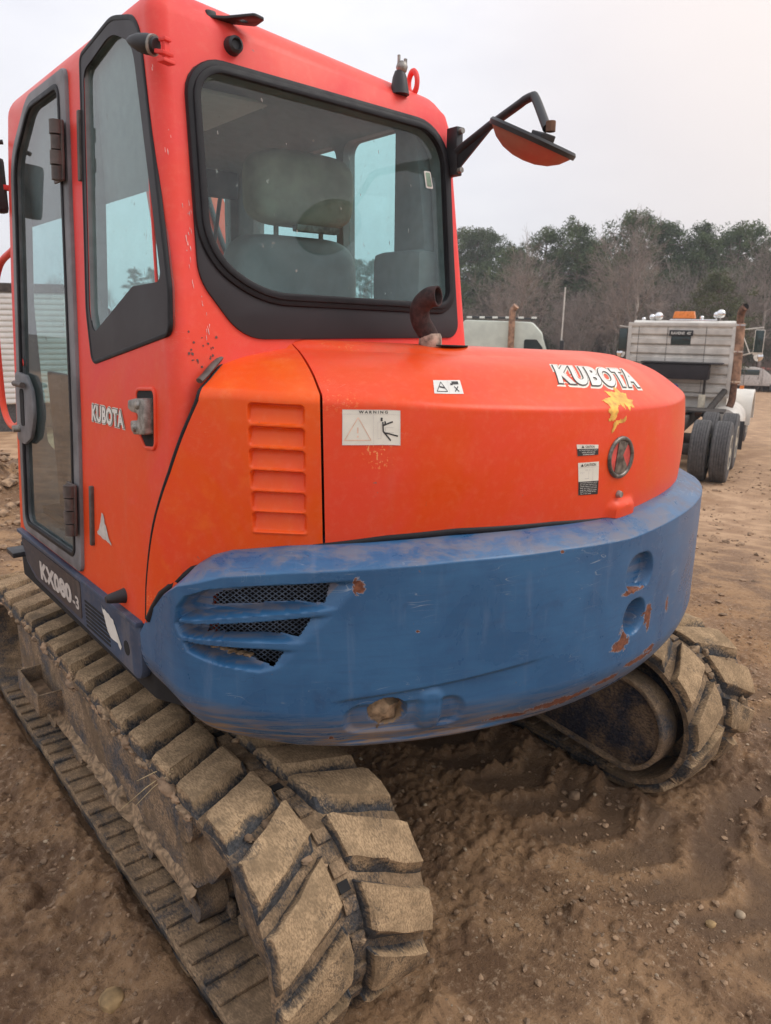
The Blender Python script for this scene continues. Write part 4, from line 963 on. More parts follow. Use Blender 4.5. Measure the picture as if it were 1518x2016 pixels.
sLh = lambda w: np.interp(w, [0,1,1.28,1.56,1.93,2.11,3], [.574,.571,.553,.531,.504,.486,.44])
HOOD = patch('hood', sLh, lambda w: np.full(np.shape(w), HC.end-.02), wrows, 170, hood_disp, M['hood'], EX)
LT = [1.6245,1.572,1.520,1.469,1.418,1.368]
def panel_disp(s, w):
    z = hood_pt(s, w)[...,2]; d = np.zeros(s.shape)
    for k, zt in enumerate(LT):
        hgt = .046; sc0 = .4005+.0008*k; cx = (sc0+.529)/2; hx = (.529-sc0)/2; cz = zt-hgt/2-.006*(s-.40)/.13
        b = rbox_sd(s, z, cx, cz, hx, hgt/2, .010); u = (z-(cz-hgt/2))/hgt      # 1 at the top
        ins = sst(.002, -.0045, b); d = np.maximum(d, ins*(.004+.018*np.clip(u, 0, 1)**1.0))
        lip = np.exp(-((z-(cz-hgt/2-.003))/.0035)**2)*sst(.004, -.004, np.abs(s-cx)-hx); d = d-.0035*lip*(1-ins)
    return d + .002*(fbm(s*5, w*3, 2, 83)-.5)
sLp = lambda w: np.interp(w, [0,.06,.142,.227,.318,.438,.571,.742,.931,1.15,1.56,2.08,3.0], [.085,.095,.106,.128,.150,.181,.213,.246,.285,.298,.311,.362,.40])
wp = np.concatenate([np.linspace(0, .94, 215), np.linspace(.945, 1.05, 10), np.linspace(1.08, 1.9, 12), np.linspace(1.93, 2.25, 6)])
patch('louvre_panel', sLp, lambda w: sLh(w)-.006, wp, 130, panel_disp, M['panel'], EX)
# black seal under hood and panel
def seam_tube(name, pts, r, mat, flat=None, n=3): return tube(name, smoothpath(pts, n), r, mat, EX, seg=8, flat=flat)
ss = np.linspace(.10, HC.end-.06, 90); zz = h_zb(ss)-.008
P = HC.p(ss)-HC.n(ss)*.006; P = np.concatenate([P+HC.n(ss)*(.022*np.clip((1.285-zz)/.28,0,1))[:,None], zz[:,None]], 1)
tube('seal', P, .011, M['gasket'], EX, seg=8)
wv = np.linspace(.02, 2.2, 60); P = hood_pt(sLp(wv)-.004, wv, -.004); tube('seal', P, .0055, M['gasket'], EX, seg=8)
wv = np.linspace(1.05, 2.5, 30); P = hood_pt(sLp(wv)-.012, wv, .010); P[-8:,2] += np.linspace(0,.016,8); tube('loose_seal', P, .0095, M['hinge'], EX, seg=8, flat=.7)

# ---------------------------------------------------------------- cab shell
def xl(z): return -1.09+.066*(z-.98)
def yrr(z): return -.9+.155*(max(z, 1.62)-1.77)
XR = -.066; ZT = 2.55; RT_ = .075
def yff(z): return .52-.05*max(0, z-1.9)-.10*max(0, z-2.3)**1.0
def cross(z, inset, rc, n=8):
    x0, x1, y0, y1 = xl(z)+inset, XR-inset, yrr(z)+inset, yff(z)-inset; rc = max(.012, rc-inset*.6); out = []
    for cx, cy, a0 in ((x1-rc, y1-rc, 0), (x0+rc, y1-rc, 90), (x0+rc, y0+rc, 180), (x1-rc, y0+rc, 270)):
        for k in range(n+1): a = R_(a0+90*k/n); out.append((cx+rc*math.cos(a), cy+rc*math.sin(a)))
    return out
def shell(inset, zlo, ztop, rtop):
    lv = [(z, 0) for z in (zlo, 1.25, 1.45, 1.62, 1.78, 1.95, 2.1, 2.25, 2.38, ztop-rtop)]
    lv += [(ztop-rtop+rtop*math.sin(R_(a)), rtop*(1-math.cos(R_(a)))) for a in (11,22,34,45,56,67,79,90)]+[(ztop+.008, .20), (ztop+.012, .40)]
    V = []; n = None
    for z, ins in lv: c_ = cross(min(z, ZT), inset+ins, .042); n = len(c_); V += [(a, b, z) for a, b in c_]
    F = [(i*n+k, i*n+(k+1)%n, (i+1)*n+(k+1)%n, (i+1)*n+k) for i in range(len(lv)-1) for k in range(n)]
    F += [tuple(range(n))[::-1], tuple((len(lv)-1)*n+k for k in range(n))]; return V, F
Vo, Fo = shell(0, 1.022, ZT, RT_); Vi, Fi = shell(.05, 1.07, ZT-.055, .05)
def droop(v): return (v[0], v[1], v[2]-.105*max(0, min(1, (v[0]+.62)/.56))**1.5*max(0, min(1, (v[2]-2.36)/.15)))
Vo = [droop(v) for v in Vo]; Vi = [droop(v) for v in Vi]
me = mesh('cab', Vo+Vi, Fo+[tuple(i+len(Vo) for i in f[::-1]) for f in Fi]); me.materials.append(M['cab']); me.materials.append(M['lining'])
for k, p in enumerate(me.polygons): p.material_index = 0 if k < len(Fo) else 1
CAB = link('cab', me, None, EX)
def prism(poly, axis, a, b):
    n = len(poly); f = (lambda u, v, w: (w, u, v)) if axis == 'X' else (lambda u, v, w: (u, w, v))
    V = [f(u, v, a) for u, v in poly]+[f(u, v, b) for u, v in poly]; F = [tuple(range(n))[::-1], tuple(range(n,2*n))]+[(i,(i+1)%n,n+(i+1)%n,n+i) for i in range(n)]; return V, F
REAR_G = rp([(-.905,2.374),(-.128,2.345),(-.152,1.856),(-.79,1.870),(-.925,1.960)], [.075,.095,.05,.26,.14], 8)
REAR_B = rp([(-.930,2.396),(-.106,2.366),(-.120,1.762),(-.855,1.762),(-.955,1.90)], [.09,.10,.045,.12,.12])
QPT = [(-.322,2.485),(-.55,2.515),(-.715,2.475),(-.885,1.875),(-.89,1.778),(-.375,1.688),(-.335,1.83)]; QRD = [.02,.18,.10,.06,.025,.03,.2]
QUART = rp(QPT, QRD); QCUT = rp(offset_poly(QPT, -.024), [.01,.15,.08,.04,.015,.015,.1])
QCLEAR = rp([(-.345,2.445),(-.55,2.485),(-.685,2.43),(-.850,1.893),(-.675,1.886),(-.385,1.765),(-.355,1.83)], [.03,.15,.10,.02,.02,.03,.1])
DOOR = rp([(-.262,1.035),(-.262,1.5),(-.212,2.488),(.17,2.488),(.385,2.34),(.415,1.6),(.405,1.035)], [.03,.3,.035,.16,.16,.3,.05])
DGL = rp([(-.205,1.082),(-.205,1.5),(-.160,2.448),(.145,2.448),(.325,2.315),(.350,1.6),(.345,1.075)], [.03,.3,.04,.14,.13,.3,.04])
cuts = [prism(REAR_G, 'Y', -1.2, -.55), prism(QCUT, 'X', -1.4, -.965), prism(offset_poly(DOOR, -.02), 'X', -1.4, -.965),
        prism(rp([(-.60,1.60),(-.60,2.40),(-.31,2.40),(-.31,1.60)], .04), 'X', -.4, .2), prism(rp([(-.27,1.60),(-.27,2.40),(.30,2.40),(.36,1.60)], .05), 'X', -.4, .2),
        prism(rp([(-.96,1.30),(-.96,2.40),(-.15,2.40),(-.13,1.30)], .06), 'Y', .25, .9)]
for V, F in cuts:
    cutter = mk('cutter', V, F, [M['cab'], M['lining']], None, fixn=True)
    for p in cutter.data.polygons: p.material_index = 1
    bo = CAB.modifiers.new('cut', 'BOOLEAN'); bo.operation = 'DIFFERENCE'; bo.object = cutter; bo.solver = 'EXACT'
    dg = bpy.context.evaluated_depsgraph_get(); nm = bpy.data.meshes.new_from_object(CAB.evaluated_get(dg)); CAB.modifiers.clear(); CAB.data = nm; nm.name = 'cab'
    bpy.data.objects.remove(cutter)
if len(nm.materials) > 2: 
    while len(nm.materials) > 2: nm.materials.pop()
sm(nm, 33)
def onside(u, v, w): return Vector((xl(v)-w, u, v))
def onrear(u, v, w): return Vector((u, -.9+.155*(v-1.77)-w, v))
def onright(u, v, w): return Vector((XR+w, u, v))
def lift(f, d): return lambda u, v, w: f(u, v, w+d)
# chipped paint down the rear corner pillar
M['primer'] = plain('chipped_primer', (.70,.36,.33), .6, var=.3, scale=40); M['chiprust'] = plain('chip_rust', (.13,.07,.06), .8, var=.3, scale=40)
def chips(name, spots, mat, f, seed):
    rq = random.Random(seed); V = []; F = []
    for (u, v, du, dv) in spots:
        n_ = rq.randint(5, 7); b_ = len(V)
        for k in range(n_): a = 2*PI*k/n_+rq.uniform(-.3,.3); r_ = rq.uniform(.5, 1); V.append(f(u+du*r_*math.cos(a), v+dv*r_*math.sin(a), .0012))
        F.append(tuple(range(b_, b_+n_)))
    return tag(mk(name, V, F, mat, CAB), kind='stuff')
rq = random.Random(12); sp = []
for k in range(26): t_ = rq.random(); sp.append((-1.000+.055*(1-t_)*.9+.012*math.sin(t_*17)+rq.uniform(-.006,.006), 1.76+.60*t_, rq.uniform(.0008,.0022), rq.uniform(.002,.011)))
for k in range(8): t_ = rq.random(); sp.append((-.962-.010*math.sin(t_*5)+rq.uniform(-.004,.004), 1.80+.30*t_, rq.uniform(.0008,.0018), rq.uniform(.003,.010)))
chips('paint_chips', sp, M['primer'], onrear, 3)
sp = [(-.985+rq.uniform(-.03,.07), 1.70+rq.uniform(-.02,.09), rq.uniform(.0015,.005), rq.uniform(.002,.006)) for k in range(20)]
chips('paint_chips', sp, M['chiprust'], onrear, 4)
# rear window
plate('rear_panel', [REAR_B, offset_poly(REAR_G, .004)], .010, lift(onrear, .006), M['blackpl'], CAB, .002)
plate('window_gasket', [offset_poly(REAR_G, .026), offset_poly(REAR_G, -.004)], .022, lift(onrear, .014), M['gasket'], CAB, .008)
plate('window_gasket', [offset_poly(REAR_G, .012), offset_poly(REAR_G, -.006)], .012, lift(onrear, .020), M['gasket'], CAB, .004)
RG = plate('rear_window', [offset_poly(REAR_G, .004)], .005, lift(onrear, -.004), M['glass'], CAB)
st = plate('sticker', [rp([(-.207,2.232),(-.182,2.232),(-.176,2.185),(-.203,2.185)], .004)], .0016, lift(onrear, .001), M['white'], RG)
M['stickg'] = plain('sticker_green', (.25,.36,.27), .6); plate('sticker_field', [rp([(-.202,2.228),(-.186,2.228),(-.181,2.190),(-.199,2.190)], .003)], .0012, lift(onrear, .0022), M['stickg'], RG)
# quarter window
plate('quarter_trim', [offset_poly(QUART, .008), rp(offset_poly(QPT, -.004), [max(.005, r-.004) for r in QRD])], .012, lift(onside, .004), M['gasket'], CAB, .003)
plate('quarter_surround', [offset_poly(QUART, .003), QCLEAR], .004, lift(onside, .0022), M['blackpl'], CAB)
plate('quarter_window', [offset_poly(QUART, .003)], .004, lift(onside, -.010), M['glass'], CAB)
# door
DR = plate('door', [DOOR, DGL], .030, lift(onside, .012), M['doorgrey'], CAB, .006)
plate('door_gasket', [offset_poly(DGL, .010), offset_poly(DGL, -.006)], .010, lift(onside, .016), M['gasket'], DR, .003)
plate('door_glass', [offset_poly(DGL, .004)], .005, lift(onside, 0), M['glassd'], DR)
HB = rp([(.395,1.622),(.255,1.615),(.185,1.565),(.170,1.48),(.215,1.40),(.30,1.368),(.392,1.375)], [.02,.04,.05,.06,.05,.04,.02])
hb = plate('handle_plate', [HB], .014, lift(onside, .022), M['doorgrey'], DR, .004)
plate('handle_slot', [rp([(.33,1.565),(.285,1.565),(.28,1.435),(.325,1.435)], .015)], .003, lift(onside, .0245), M['dark'], hb)
tube('handle', [onside(.345,1.582,.036), onside(.24,1.582,.036)], .010, M['hinge'], hb)
lathe('lock', [(.001,-.045),(.012,-.045),(.014,-.02)], M['steel'], hb, seg=16, axis='X', c=onside(.355,1.42,0))
for z_ in (2.345, 1.318):
    for k in range(4):
        zc2 = z_-.02-k*.040
        yv = -.225 if z_ > 2 else -.262; h_ = tube('hinge', [onside(yv+.015, zc2+.018, .034), onside(yv+.015, zc2-.018, .034)], .017 if k % 2 else .020, M['hinge'], DR, seg=12)
    plate('hinge_leaf', [rp([(yv+.075,z_),(yv-.005,z_),(yv-.005,z_-.16),(yv+.075,z_-.16)], .006)], .008, lift(onside, .028), M['hinge'], DR, .002)
    plate('hinge_leaf', [rp([(yv-.080,z_+.01),(yv-.098,z_+.01),(yv-.098,z_-.17),(yv-.080,z_-.17)], .004)], .012, lift(onside, .010), M['hinge'], DR, .002)
# latch pocket and catch
LAT = rp([(-.700,1.632),(-.808,1.640),(-.812,1.505),(-.755,1.500),(-.715,1.535)], .014)
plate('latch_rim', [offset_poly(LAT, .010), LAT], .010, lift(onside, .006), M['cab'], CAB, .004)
plate('latch_pocket', [LAT], .002, lift(onside, .0025), M['dark'], CAB)
lt = plate('latch', [rp([(-.700,1.610),(-.745,1.618),(-.800,1.622),(-.806,1.535),(-.735,1.528),(-.715,1.545),(-.715,1.560),(-.76,1.566),(-.765,1.582),(-.72,1.583),(-.698,1.59)], .006, 3)], .030, lift(onside, .026), M['steel'], CAB, .003)
for u, v in ((-.765,1.603),(-.745,1.545)): lathe('rivet', [(.001,-.034),(.009,-.032),(.011,-.024)], M['steel'], lt, seg=12, axis='X', c=onside(u, v, 0))
# lower pressed crease of the cab corner, pillar bead
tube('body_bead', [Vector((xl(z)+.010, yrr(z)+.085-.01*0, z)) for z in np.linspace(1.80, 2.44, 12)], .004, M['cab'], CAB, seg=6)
# side glass on the right, front glass and its dark cab furniture
for (a, b) in ((-.60,-.31), (-.27,.35)):
    plate('side_window', [rp([(a,1.60),(a,2.40),(b,2.40),(b,1.60)], .04)], .004, lift(onright, -.02), M['glass'], CAB)
plate('windscreen', [rp([(-.96,1.30),(-.96,2.40),(-.15,2.40),(-.13,1.30)], .05)], .005, lambda u, v, w: Vector((u, yff(v)-.02+w, v)), M['glass'], CAB)
for x in (-.36,): box('roof_hatch', (-.60, -.02, 2.482), (.50, .52, .012), M['liner2'], CAB, .02)
box('ceiling_lamp', (-.78, -.45, 2.482), (.26, .22, .012), M['liner2'], CAB, .02)
# right rear pillar trim and console
V = [(x_, y_, z_) for x_ in (-.175, -.118) for (y_, z_) in ((yrr(1.3)+.056,1.3),(yrr(1.62)+.056,1.62),(yrr(2.46)+.056,2.46),(-.655,2.46),(-.655,1.3))]
mk('pillar_trim', V, [(0,1,2,3,4),(9,8,7,6,5)]+[(i,(i+1)%5,5+(i+1)%5,5+i) for i in range(5)], M['lining'], CAB, smooth=35, bevel=.012)
box('side_console', (-.170, -.715, 1.72), (.10, .23, .60), M['lining'], CAB, .03)
box('rear_shelf', (-.55, -.72, 1.80), (.80, .20, .04), M['lining'], CAB, .01)
box('floor', (-.57, -.15, 1.10), (.9, 1.1, .03), M['black'], CAB, .0)
for x in (-.86, -.30):
    c_ = box('console', (x, -.22, 1.50), (.17, .62, .16), M['lining'], CAB, .03)
    tube('lever', [(x, .02, 1.58), (x+.01, .05, 1.76)], .012, M['black'], c_); lathe('lever_knob', [(.001,0),(.022,.01),(.026,.05),(.018,.09),(.001,.095)], M['black'], c_, seg=14, c=(x+.01, .05, 1.75))
box('pane_dark_sheet', (-.955, .10, 1.36), (.02, .56, .52), M['black'], CAB, .01)  # added black sheet, darkens the lower door pane like reflected earth
# seat
def pillow(name, c, s, mat, parent, p=.35, rx=0, seed=1, taper=0):
    V, F = ico(4); v = np.sign(V)*np.abs(V)**p; v = v/np.maximum(1, 0); v[:,0] *= (1-taper*np.clip(v[:,2],-1,1)*.5)
    v = v*np.array(s)/2; cr, sr = math.cos(rx), math.sin(rx); v = np.stack([v[:,0], v[:,1]*cr-v[:,2]*sr, v[:,1]*sr+v[:,2]*cr], 1)+np.array(c)
    return mk(name, v, F.tolist(), mat, parent, smooth=180)
SE = pillow('seat', (-.40, -.12, 1.57), (.50, .54, .18), M['seat'], CAB, .40)
pillow('backrest', (-.40, -.40, 1.83), (.47, .15, .48), M['seatback'], SE, .42, rx=.10)
pillow('headrest', (-.375, -.43, 2.205), (.37, .15, .22), M['seat'], SE, .50, rx=.06)
for x in (-.46, -.29): tube('headrest_post', [(x, -.42, 2.02), (x, -.425, 2.14)], .008, M['steel'], SE)
box('seat_base', (-.40, -.12, 1.29), (.36, .42, .40), M['black'], CAB, .03)
box('headrest_latch', (-.36, -.50, 2.085), (.16, .03, .02), M['steel'], SE, .004)
im = box('inside_mirror', (-.305, .22, 2.31), (.135, .03, .10), M['black'], CAB, .02); tube('mirror_stem', [(-.31,.22,2.28),(-.33,.30,1.98)], .008, M['black'], im)
# roof bits at the rear
br = plate('lamp_bracket', [rp([(-.845,-.770),(-.835,-.735),(-.70,-.80),(-.705,-.862),(-.745,-.875),(-.80,-.80)], .012), [( -.748+.013*math.cos(a), -.815+.010*math.sin(a)) for a in np.linspace(0, 2*PI, 14, endpoint=False)]], .006, lambda u, v, w: Vector((-.850+(u+.845)*.80, -.772+(v+.765)*.8, 2.497+w)), M['black'], CAB, .001)
box('bracket_foot', (-.838, -.762, 2.487), (.026, .036, .045), M['black'], br, .006)
lathe('socket', [(.001,-.012),(.010,-.012),(.013,-.020),(.019,-.016),(.022,.004)], M['black'], CAB, seg=20, axis='Y', c=(-.797, -.800, 2.437))
lb = lathe('lamp_boot', [(.001,.05),(.014,.05),(.020,.035),(.026,0),(.028,-.01)], M['black'], CAB, seg=18, c=(-.262, -.780, 2.440)); lb.data.transform(Matrix.Translation((0,0,0)))
mb = MB(); V, F = latheVF([(.001,-.018),(.013,-.012),(.017,0),(.013,.012),(.001,.018)], 14, 'Z', (-.258,-.784,2.500)); mb.add(V, F); mb.box((-.269,-.784,2.517), (.006,.006,.024)); mb.box((-.245,-.784,2.515), (.008,.006,.018)); mb.build('lamp_stub', M['steel'], lb, smooth=45)
V, F = [], []
for i in range(24):
    a = 2*PI*i/24
    for k in range(8): b = 2*PI*k/8; rr_ = .026+.0085*math.cos(b); V.append((-.160+.0085*math.sin(b), -.72+rr_*math.cos(a)*.72, 2.492+rr_*math.sin(a)*1.15))
F = [(i*8+k, i*8+(k+1)%8, ((i+1)%24)*8+(k+1)%8, ((i+1)%24)*8+k) for i in range(24) for k in range(8)]
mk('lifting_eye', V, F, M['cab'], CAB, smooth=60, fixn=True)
# work lamp on the left rear pillar: tapered black housing on a red clip
P0 = np.array(onside(-.835, 2.385, .028)); ax = Vector((-.30, .55, .16)).normalized()
pth = [Vector(P0)+ax*t for t in (-.026, -.015, .0, .022, .044, .054)]; tube('pillar_lamp', pth, [.015, .020, .021, .018, .010, .003], M['black'], CAB, seg=18)
tube('lamp_rim', [Vector(P0)+ax*-.020, Vector(P0)+ax*-.014], .0215, M['steel'], CAB, seg=18)
mb = MB(); q0 = Vector(P0)-ax*.026; mb.box(tuple(q0+Vector((.015,-.012,.012))), (.02,.02,.008), rz=.4); mb.box(tuple(q0+Vector((.012,-.010,-.014))), (.034,.026,.008), rz=.4, rx=.2); mb.box(tuple(q0+Vector((.016,-.01,-.030))), (.036,.022,.007), rz=.4); mb.box(tuple(q0+Vector((.015,-.012,-.008))), (.014,.010,.042), rz=.4)
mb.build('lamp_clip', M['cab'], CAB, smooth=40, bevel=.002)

# ---------------------------------------------------------------- mirror on the right rear pillar
MP = box('mirror_mount', (-.104, -.846, 2.292), (.026, .044, .132), M['black'], EX, .004)
for z_ in (2.345, 2.240): lathe('bolt', [(.001,-.014),(.008,-.014),(.009,0)], M['steel'], MP, seg=10, axis='Y', c=(-.104,-.866,z_))
tube('mirror_arm', [(-.108,-.862,2.291),(-.110,-.985,2.336),(-.112,-1.10,2.372)]+smoothpath([(-.113,-1.115,2.377),(-.114,-1.14,2.380),(-.121,-1.160,2.370),(-.172,-1.245,2.278)], 5), .0115, M['black'], EX, seg=12)
V = []; gs = [(-.107,-.866,2.300),(-.107,-.866,2.240),(-.111,-1.0,2.330),(-.111,-1.0,2.342)]
for dx in (-.003, .003): V += [(a+dx, b, c) for a, b, c in gs]
mk('arm_gusset', V, [(0,1,2,3),(7,6,5,4)]+[(i,(i+1)%4,4+(i+1)%4,4+i) for i in range(4)], M['black'], EX, fixn=True)
MC = Vector((-.245, -1.262, 2.240)); MN = Vector((.12, -.42, .90)).normalized()   # face normal up-back; dish bulges the other way
prof = [(.001,-.050),(.03,-.048),(.06,-.040),(.085,-.026),(.103,-.008),(.108,.0)]
def disc(name, prof, c, nrm, mat, parent, seg=36):
    V, F = latheVF(prof, seg); qn = Vector((0,0,1)).rotation_difference(nrm); V = [c+qn @ Vector(v) for v in V]; return mk(name, V, F, mat, parent, smooth=40, fixn=True)
M['dish'] = paint('mirror_back_red', (.50,.07,.06), (.36,.15,.10), dust=.9, dustc=(.40,.33,.26), scratch=.3, rough=.6, seed=5)
mi = disc('mirror', prof, MC, MN, M['dish'], EX)
disc('mirror_rim', [(.104,-.006),(.112,-.006),(.114,.004),(.110,.010),(.100,.010),(.09,.008),(.001,.008)], MC, MN, M['black'], mi)
box('mirror_clamp', tuple(MC+MN*.016+Vector((.062,.028,.004))), (.055,.035,.018), M['black'], mi, .003, rx=.4); lathe('clamp_bolt', [(.012,-.012),(.012,.012)], M['rust'], mi, seg=8, c=tuple(MC+MN*.036+Vector((.068,.02,.008))))

# ---------------------------------------------------------------- exhaust
ep = smoothpath([(-.350,-1.035,1.70),(-.356,-1.032,1.765),(-.380,-1.022,1.810),(-.390,-1.030,1.846),(-.386,-1.058,1.870),(-.376,-1.084,1.874)], 5)
V, F = tubeVF(ep, .0265, 18, False); Vi, Fi = tubeVF(ep, .0225, 18, False); k = len(V); last = (len(ep)-1)*18
mk('exhaust_pipe', V+Vi, F+[tuple(i+k for i in f[::-1]) for f in Fi]+[(last+i, last+(i+1)%18, k+last+(i+1)%18, k+last+i) for i in range(18)], M['rustpipe'], EX, smooth=50)
lathe('exhaust_collar', [(.030,0),(.032,.004),(.031,.028),(.027,.036)], M['ash'], EX, seg=20, c=(-.354,-1.033,1.742))
disc('exhaust_throat', [(.001,0),(.022,0.001)], Vector(ep[-4]), (Vector(ep[-3])-Vector(ep[-5])).normalized(), M['dark'], EX)
e_ = []
for k in range(28): a = 2*PI*k/28; e_.append((-.30+.075*math.cos(a), -1.035+.050*math.sin(a)))
V = [(a, b, 1.7465-.030*0+.0005-.030*(a+.30)*.9) for a, b in e_]; mk('exhaust_hole', V+[(a, b, c-.003) for a, b, c in V], [tuple(range(28)), tuple(range(28,56))[::-1]]+[(i,(i+1)%28,28+(i+1)%28,28+i) for i in range(28)], M['dark'], HOOD, fixn=True)

# ---------------------------------------------------------------- left lower skirt under the door
SK = rp([(.47,1.005),(-.735,1.018),(-.715,.84),(-.58,.845),(.30,.862),(.40,.90)], [.02,.03,.05,.04,.05,.05])
M['bluedk'] = paint('skirt_blue_paint', (.035,.050,.085), (.060,.090,.150), dust=.45, scratch=.5, rough=.5, seed=6)
def onsk(u, v, w): return Vector((-1.098-w+.02*(1.0-v)*0, u, v))
SKO = plate('skirt', [SK], .03, onsk, M['bluedk'], EX, .008)
M['skdark'] = paint('skirt_dark_band', (.045,.036,.038), (.065,.055,.058), dust=.5, scratch=.6, rough=.55, seed=7)
plate('dark_band', [rp([(.44,.998),(-.245,1.003),(-.235,.875),(.27,.885),(.385,.918)], .012)], .003, lift(onsk, .0025), M['skdark'], SKO)
box('sill_ledge', (-1.080, -.13, 1.018), (.055, 1.19, .014), M['bluedk'], EX, .004)
for k in range(7): plate('vent_slot', [rp([(-.275,.955-k*.0135),(-.485,.957-k*.0135),(-.486,.950-k*.0135),(-.276,.948-k*.0135)], .002, 2)], .002, lift(onsk, .0015), M['dark'], SKO)
st_ = lathe('door_stop', [(.001,-.055),(.009,-.055),(.013,-.048),(.019,-.014),(.022,0)], M['black'], EX, seg=18, axis='X', c=(-1.082,-.595,1.060))
plate('hole', [[(-.62+.020*math.cos(a), .915+.022*math.sin(a)) for a in np.linspace(0,2*PI,16,endpoint=False)]], .002, lift(onsk, .0015), M['dark'], SKO)

# ---------------------------------------------------------------- crawlers
RB, ZC, HL = .281, .316, 1.113; LUGH = .035
LP = 4*HL+2*PI*RB
def trk(u, h):
    """point on the crawler loop: u runs from the top front rearward, h outward; returns y, z"""
    u = u % LP; r = RB+h
    if u < 2*HL: return HL-u, ZC+r
    u -= 2*HL
    if u < PI*RB: a = PI/2+u/RB; return -HL+r*math.cos(a), ZC+r*math.sin(a)
    u -= PI*RB
    if u < 2*HL: return -HL+u, ZC-r
    u -= 2*HL; a = -PI/2+u/RB; return HL+r*math.cos(a), ZC+r*math.sin(a)
def build_track(xc, outer):      # outer = -1 left track, +1 right track
    sec = [(-.225,-.004),(-.218,0),(-.06,0),(.06,0),(.218,0),(.225,-.004),(.225,-.024),(.215,-.03),(-.215,-.03),(-.225,-.024)]
    us = sorted(set([k*LP/200 for k in range(200)])); V = []; n = len(sec)
    for u in us:
        for a, h in sec: j = .004*(vnoise(np.array([u*9.]), np.array([a*9+xc*7]), 5)[0]-.5); y, z = trk(u, h+j); V.append((xc+a, y, z))
    N = len(us); F = [(i*n+k, i*n+(k+1)%n, ((i+1)%N)*n+(k+1)%n, ((i+1)%N)*n+k) for i in range(N) for k in range(n)]
    belt = mk('track', V, F, M['mudrub2'], EX, smooth=50, fixn=True)
    NL = 38; pit = LP/NL
    bs = [0,.045,.060,.42,.75,.772,1]; bh = [0,.93,1,1,1,.94,0]; as_ = [0,.035,.10,.3,.5,.7,.9,.97,1.]; ah = [0,.85,1,1,1,1,1,.88,0]
    for half in (-1, 1):
        for k in range(NL):
            u0 = k*pit+(0 if half*outer > 0 else pit*.5)+.045; V = []
            rngl = np.random.default_rng(abs(k*7+half*3+int(xc*100)+500))
            for ia, a in enumerate(as_):
                x = xc+half*(.026+(.199)*a+(.001 if a == 1 else 0)); shift = -.105*(1-a)**1.1; w = .149-.016*a
                for ib, b in enumerate(bs):
                    h = LUGH*bh[ib]*ah[ia]; h = h+(rngl.uniform(-.002,.001) if h > 0 else -.003)
                    uu = u0+shift+w*b+rngl.uniform(-.003,.003); y, z = trk(uu, h); V.append((x+(rngl.uniform(-.004,.003)*half if ia > 0 else 0), y, z))
            m2 = len(bs); me = mesh('lug', V, grid_faces(len(as_), m2), 24); at = me.attributes.new('top', 'FLOAT', 'POINT'); at.data.foreach_set('value', np.array([1. if bh[i % m2]*ah[i//m2] > .8 else 0. for i in range(len(V))], np.float32))
            o = link('lug', me, M['mudrub'], belt)
            if half > 0: me.flip_normals()
    nl = int(LP/.0835)
    for k in range(nl):
        u = k*.0835+.02; y, z = trk(u, .004); y2, z2 = trk(u+.01, .004); ang = math.atan2(z2-z, y2-y)
        if not (2*HL-.75 < u < 2*HL+PI*RB*.95): continue
        box('link', (xc, y, z), (.040, .036, .016), M['mudrub2'], belt, .004, rx=ang)
        if k % 4 != 1: continue
        y, z = trk(u+.042, .0015); box('slot', (xc, y, z), (.030, .026, .006), M['dark'], belt, 0, rx=ang)
    for k in range(27):
        y = -HL+.04+k*.0835; box('inner_rib', (xc, y, ZC-RB+.034), (.44, .034, .014), M['mudrub2'], belt, .005)
        if outer > 0 and k > 16: continue
        for s in (-1, 1): box('guide_horn', (xc+s*.045, y, ZC-RB+.055), (.022, .04, .05), M['mudsteel'], belt, .006)
    return belt
LTK = build_track(-.875, -1); RTK = build_track(.875, 1)
def track_frame(sg):
    xo, xi = sg*1.03, sg*.70
    def side(poly, x0, x1, name, mat, parent):
        V, F = prism(poly, 'X', x0, x1); return mk(name, V, F, mat, parent, smooth=35, bevel=.006)
    main = rp([(1.02,.155),(-.60,.178),(-.84,.228)]+[(-.755+.075*math.cos(a), .415+.075*math.sin(a)) for a in np.linspace(R_(-70), R_(-180), 7)]+[(-.83,.50),(1.02,.50)], [.03,.1]+[0]*10, 3)
    fr = side(main, xo, xi, 'track_frame', M['mudsteel'], EX)
    side(rp([(-.66,.19),(-.86,.235),(-1.03,.44),(-1.0,.49),(-.66,.49)], .02), sg*.995, sg*.72, 'end_plate', M['mudsteel'], fr)
    for y in (-.75, -.4, -.05, .3, .65): lathe('roller', [(.001,-.14),(.07,-.14),(.075,-.05),(.055,-.04),(.055,.04),(.075,.05),(.07,.14),(.001,.14)], M['mudsteel'], fr, seg=20, axis='X', c=(sg*.875, y, .125))
    for y, nm in ((-HL, 'sprocket'), (HL, 'idler')):
        sp = lathe(nm, [(.001,-.10),(.12,-.10),(.14,-.085),(.21,-.07),(.235,-.05),(.243,-.03),(.243,.03),(.235,.05),(.21,.07),(.14,.085),(.12,.10),(.001,.10)], M['mudsteel'], fr, seg=40, axis='X', c=(sg*.885, y, ZC))
        if nm == 'sprocket':
            lathe('drive_cover', [(.001,.150),(.10,.148),(.16,.138),(.195,.115),(.21,.08),(.215,.0)], M['mudblue'], fr, seg=44, axis='X', c=(sg*.885, y, ZC))
            lathe('motor_cover', [(.001,-.17),(.15,-.17),(.18,-.15),(.19,0)], M['mudblue'], fr, seg=44, axis='X', c=(sg*.885, y, ZC)) if sg > 0 else lathe('motor_cover', [(.001,.27),(.15,.26),(.19,.24),(.20,.0)], M['mudblue'], fr, seg=36, axis='X', c=(sg*.885, y, ZC))
    return fr
LFR = track_frame(-1); RFR = track_frame(1)
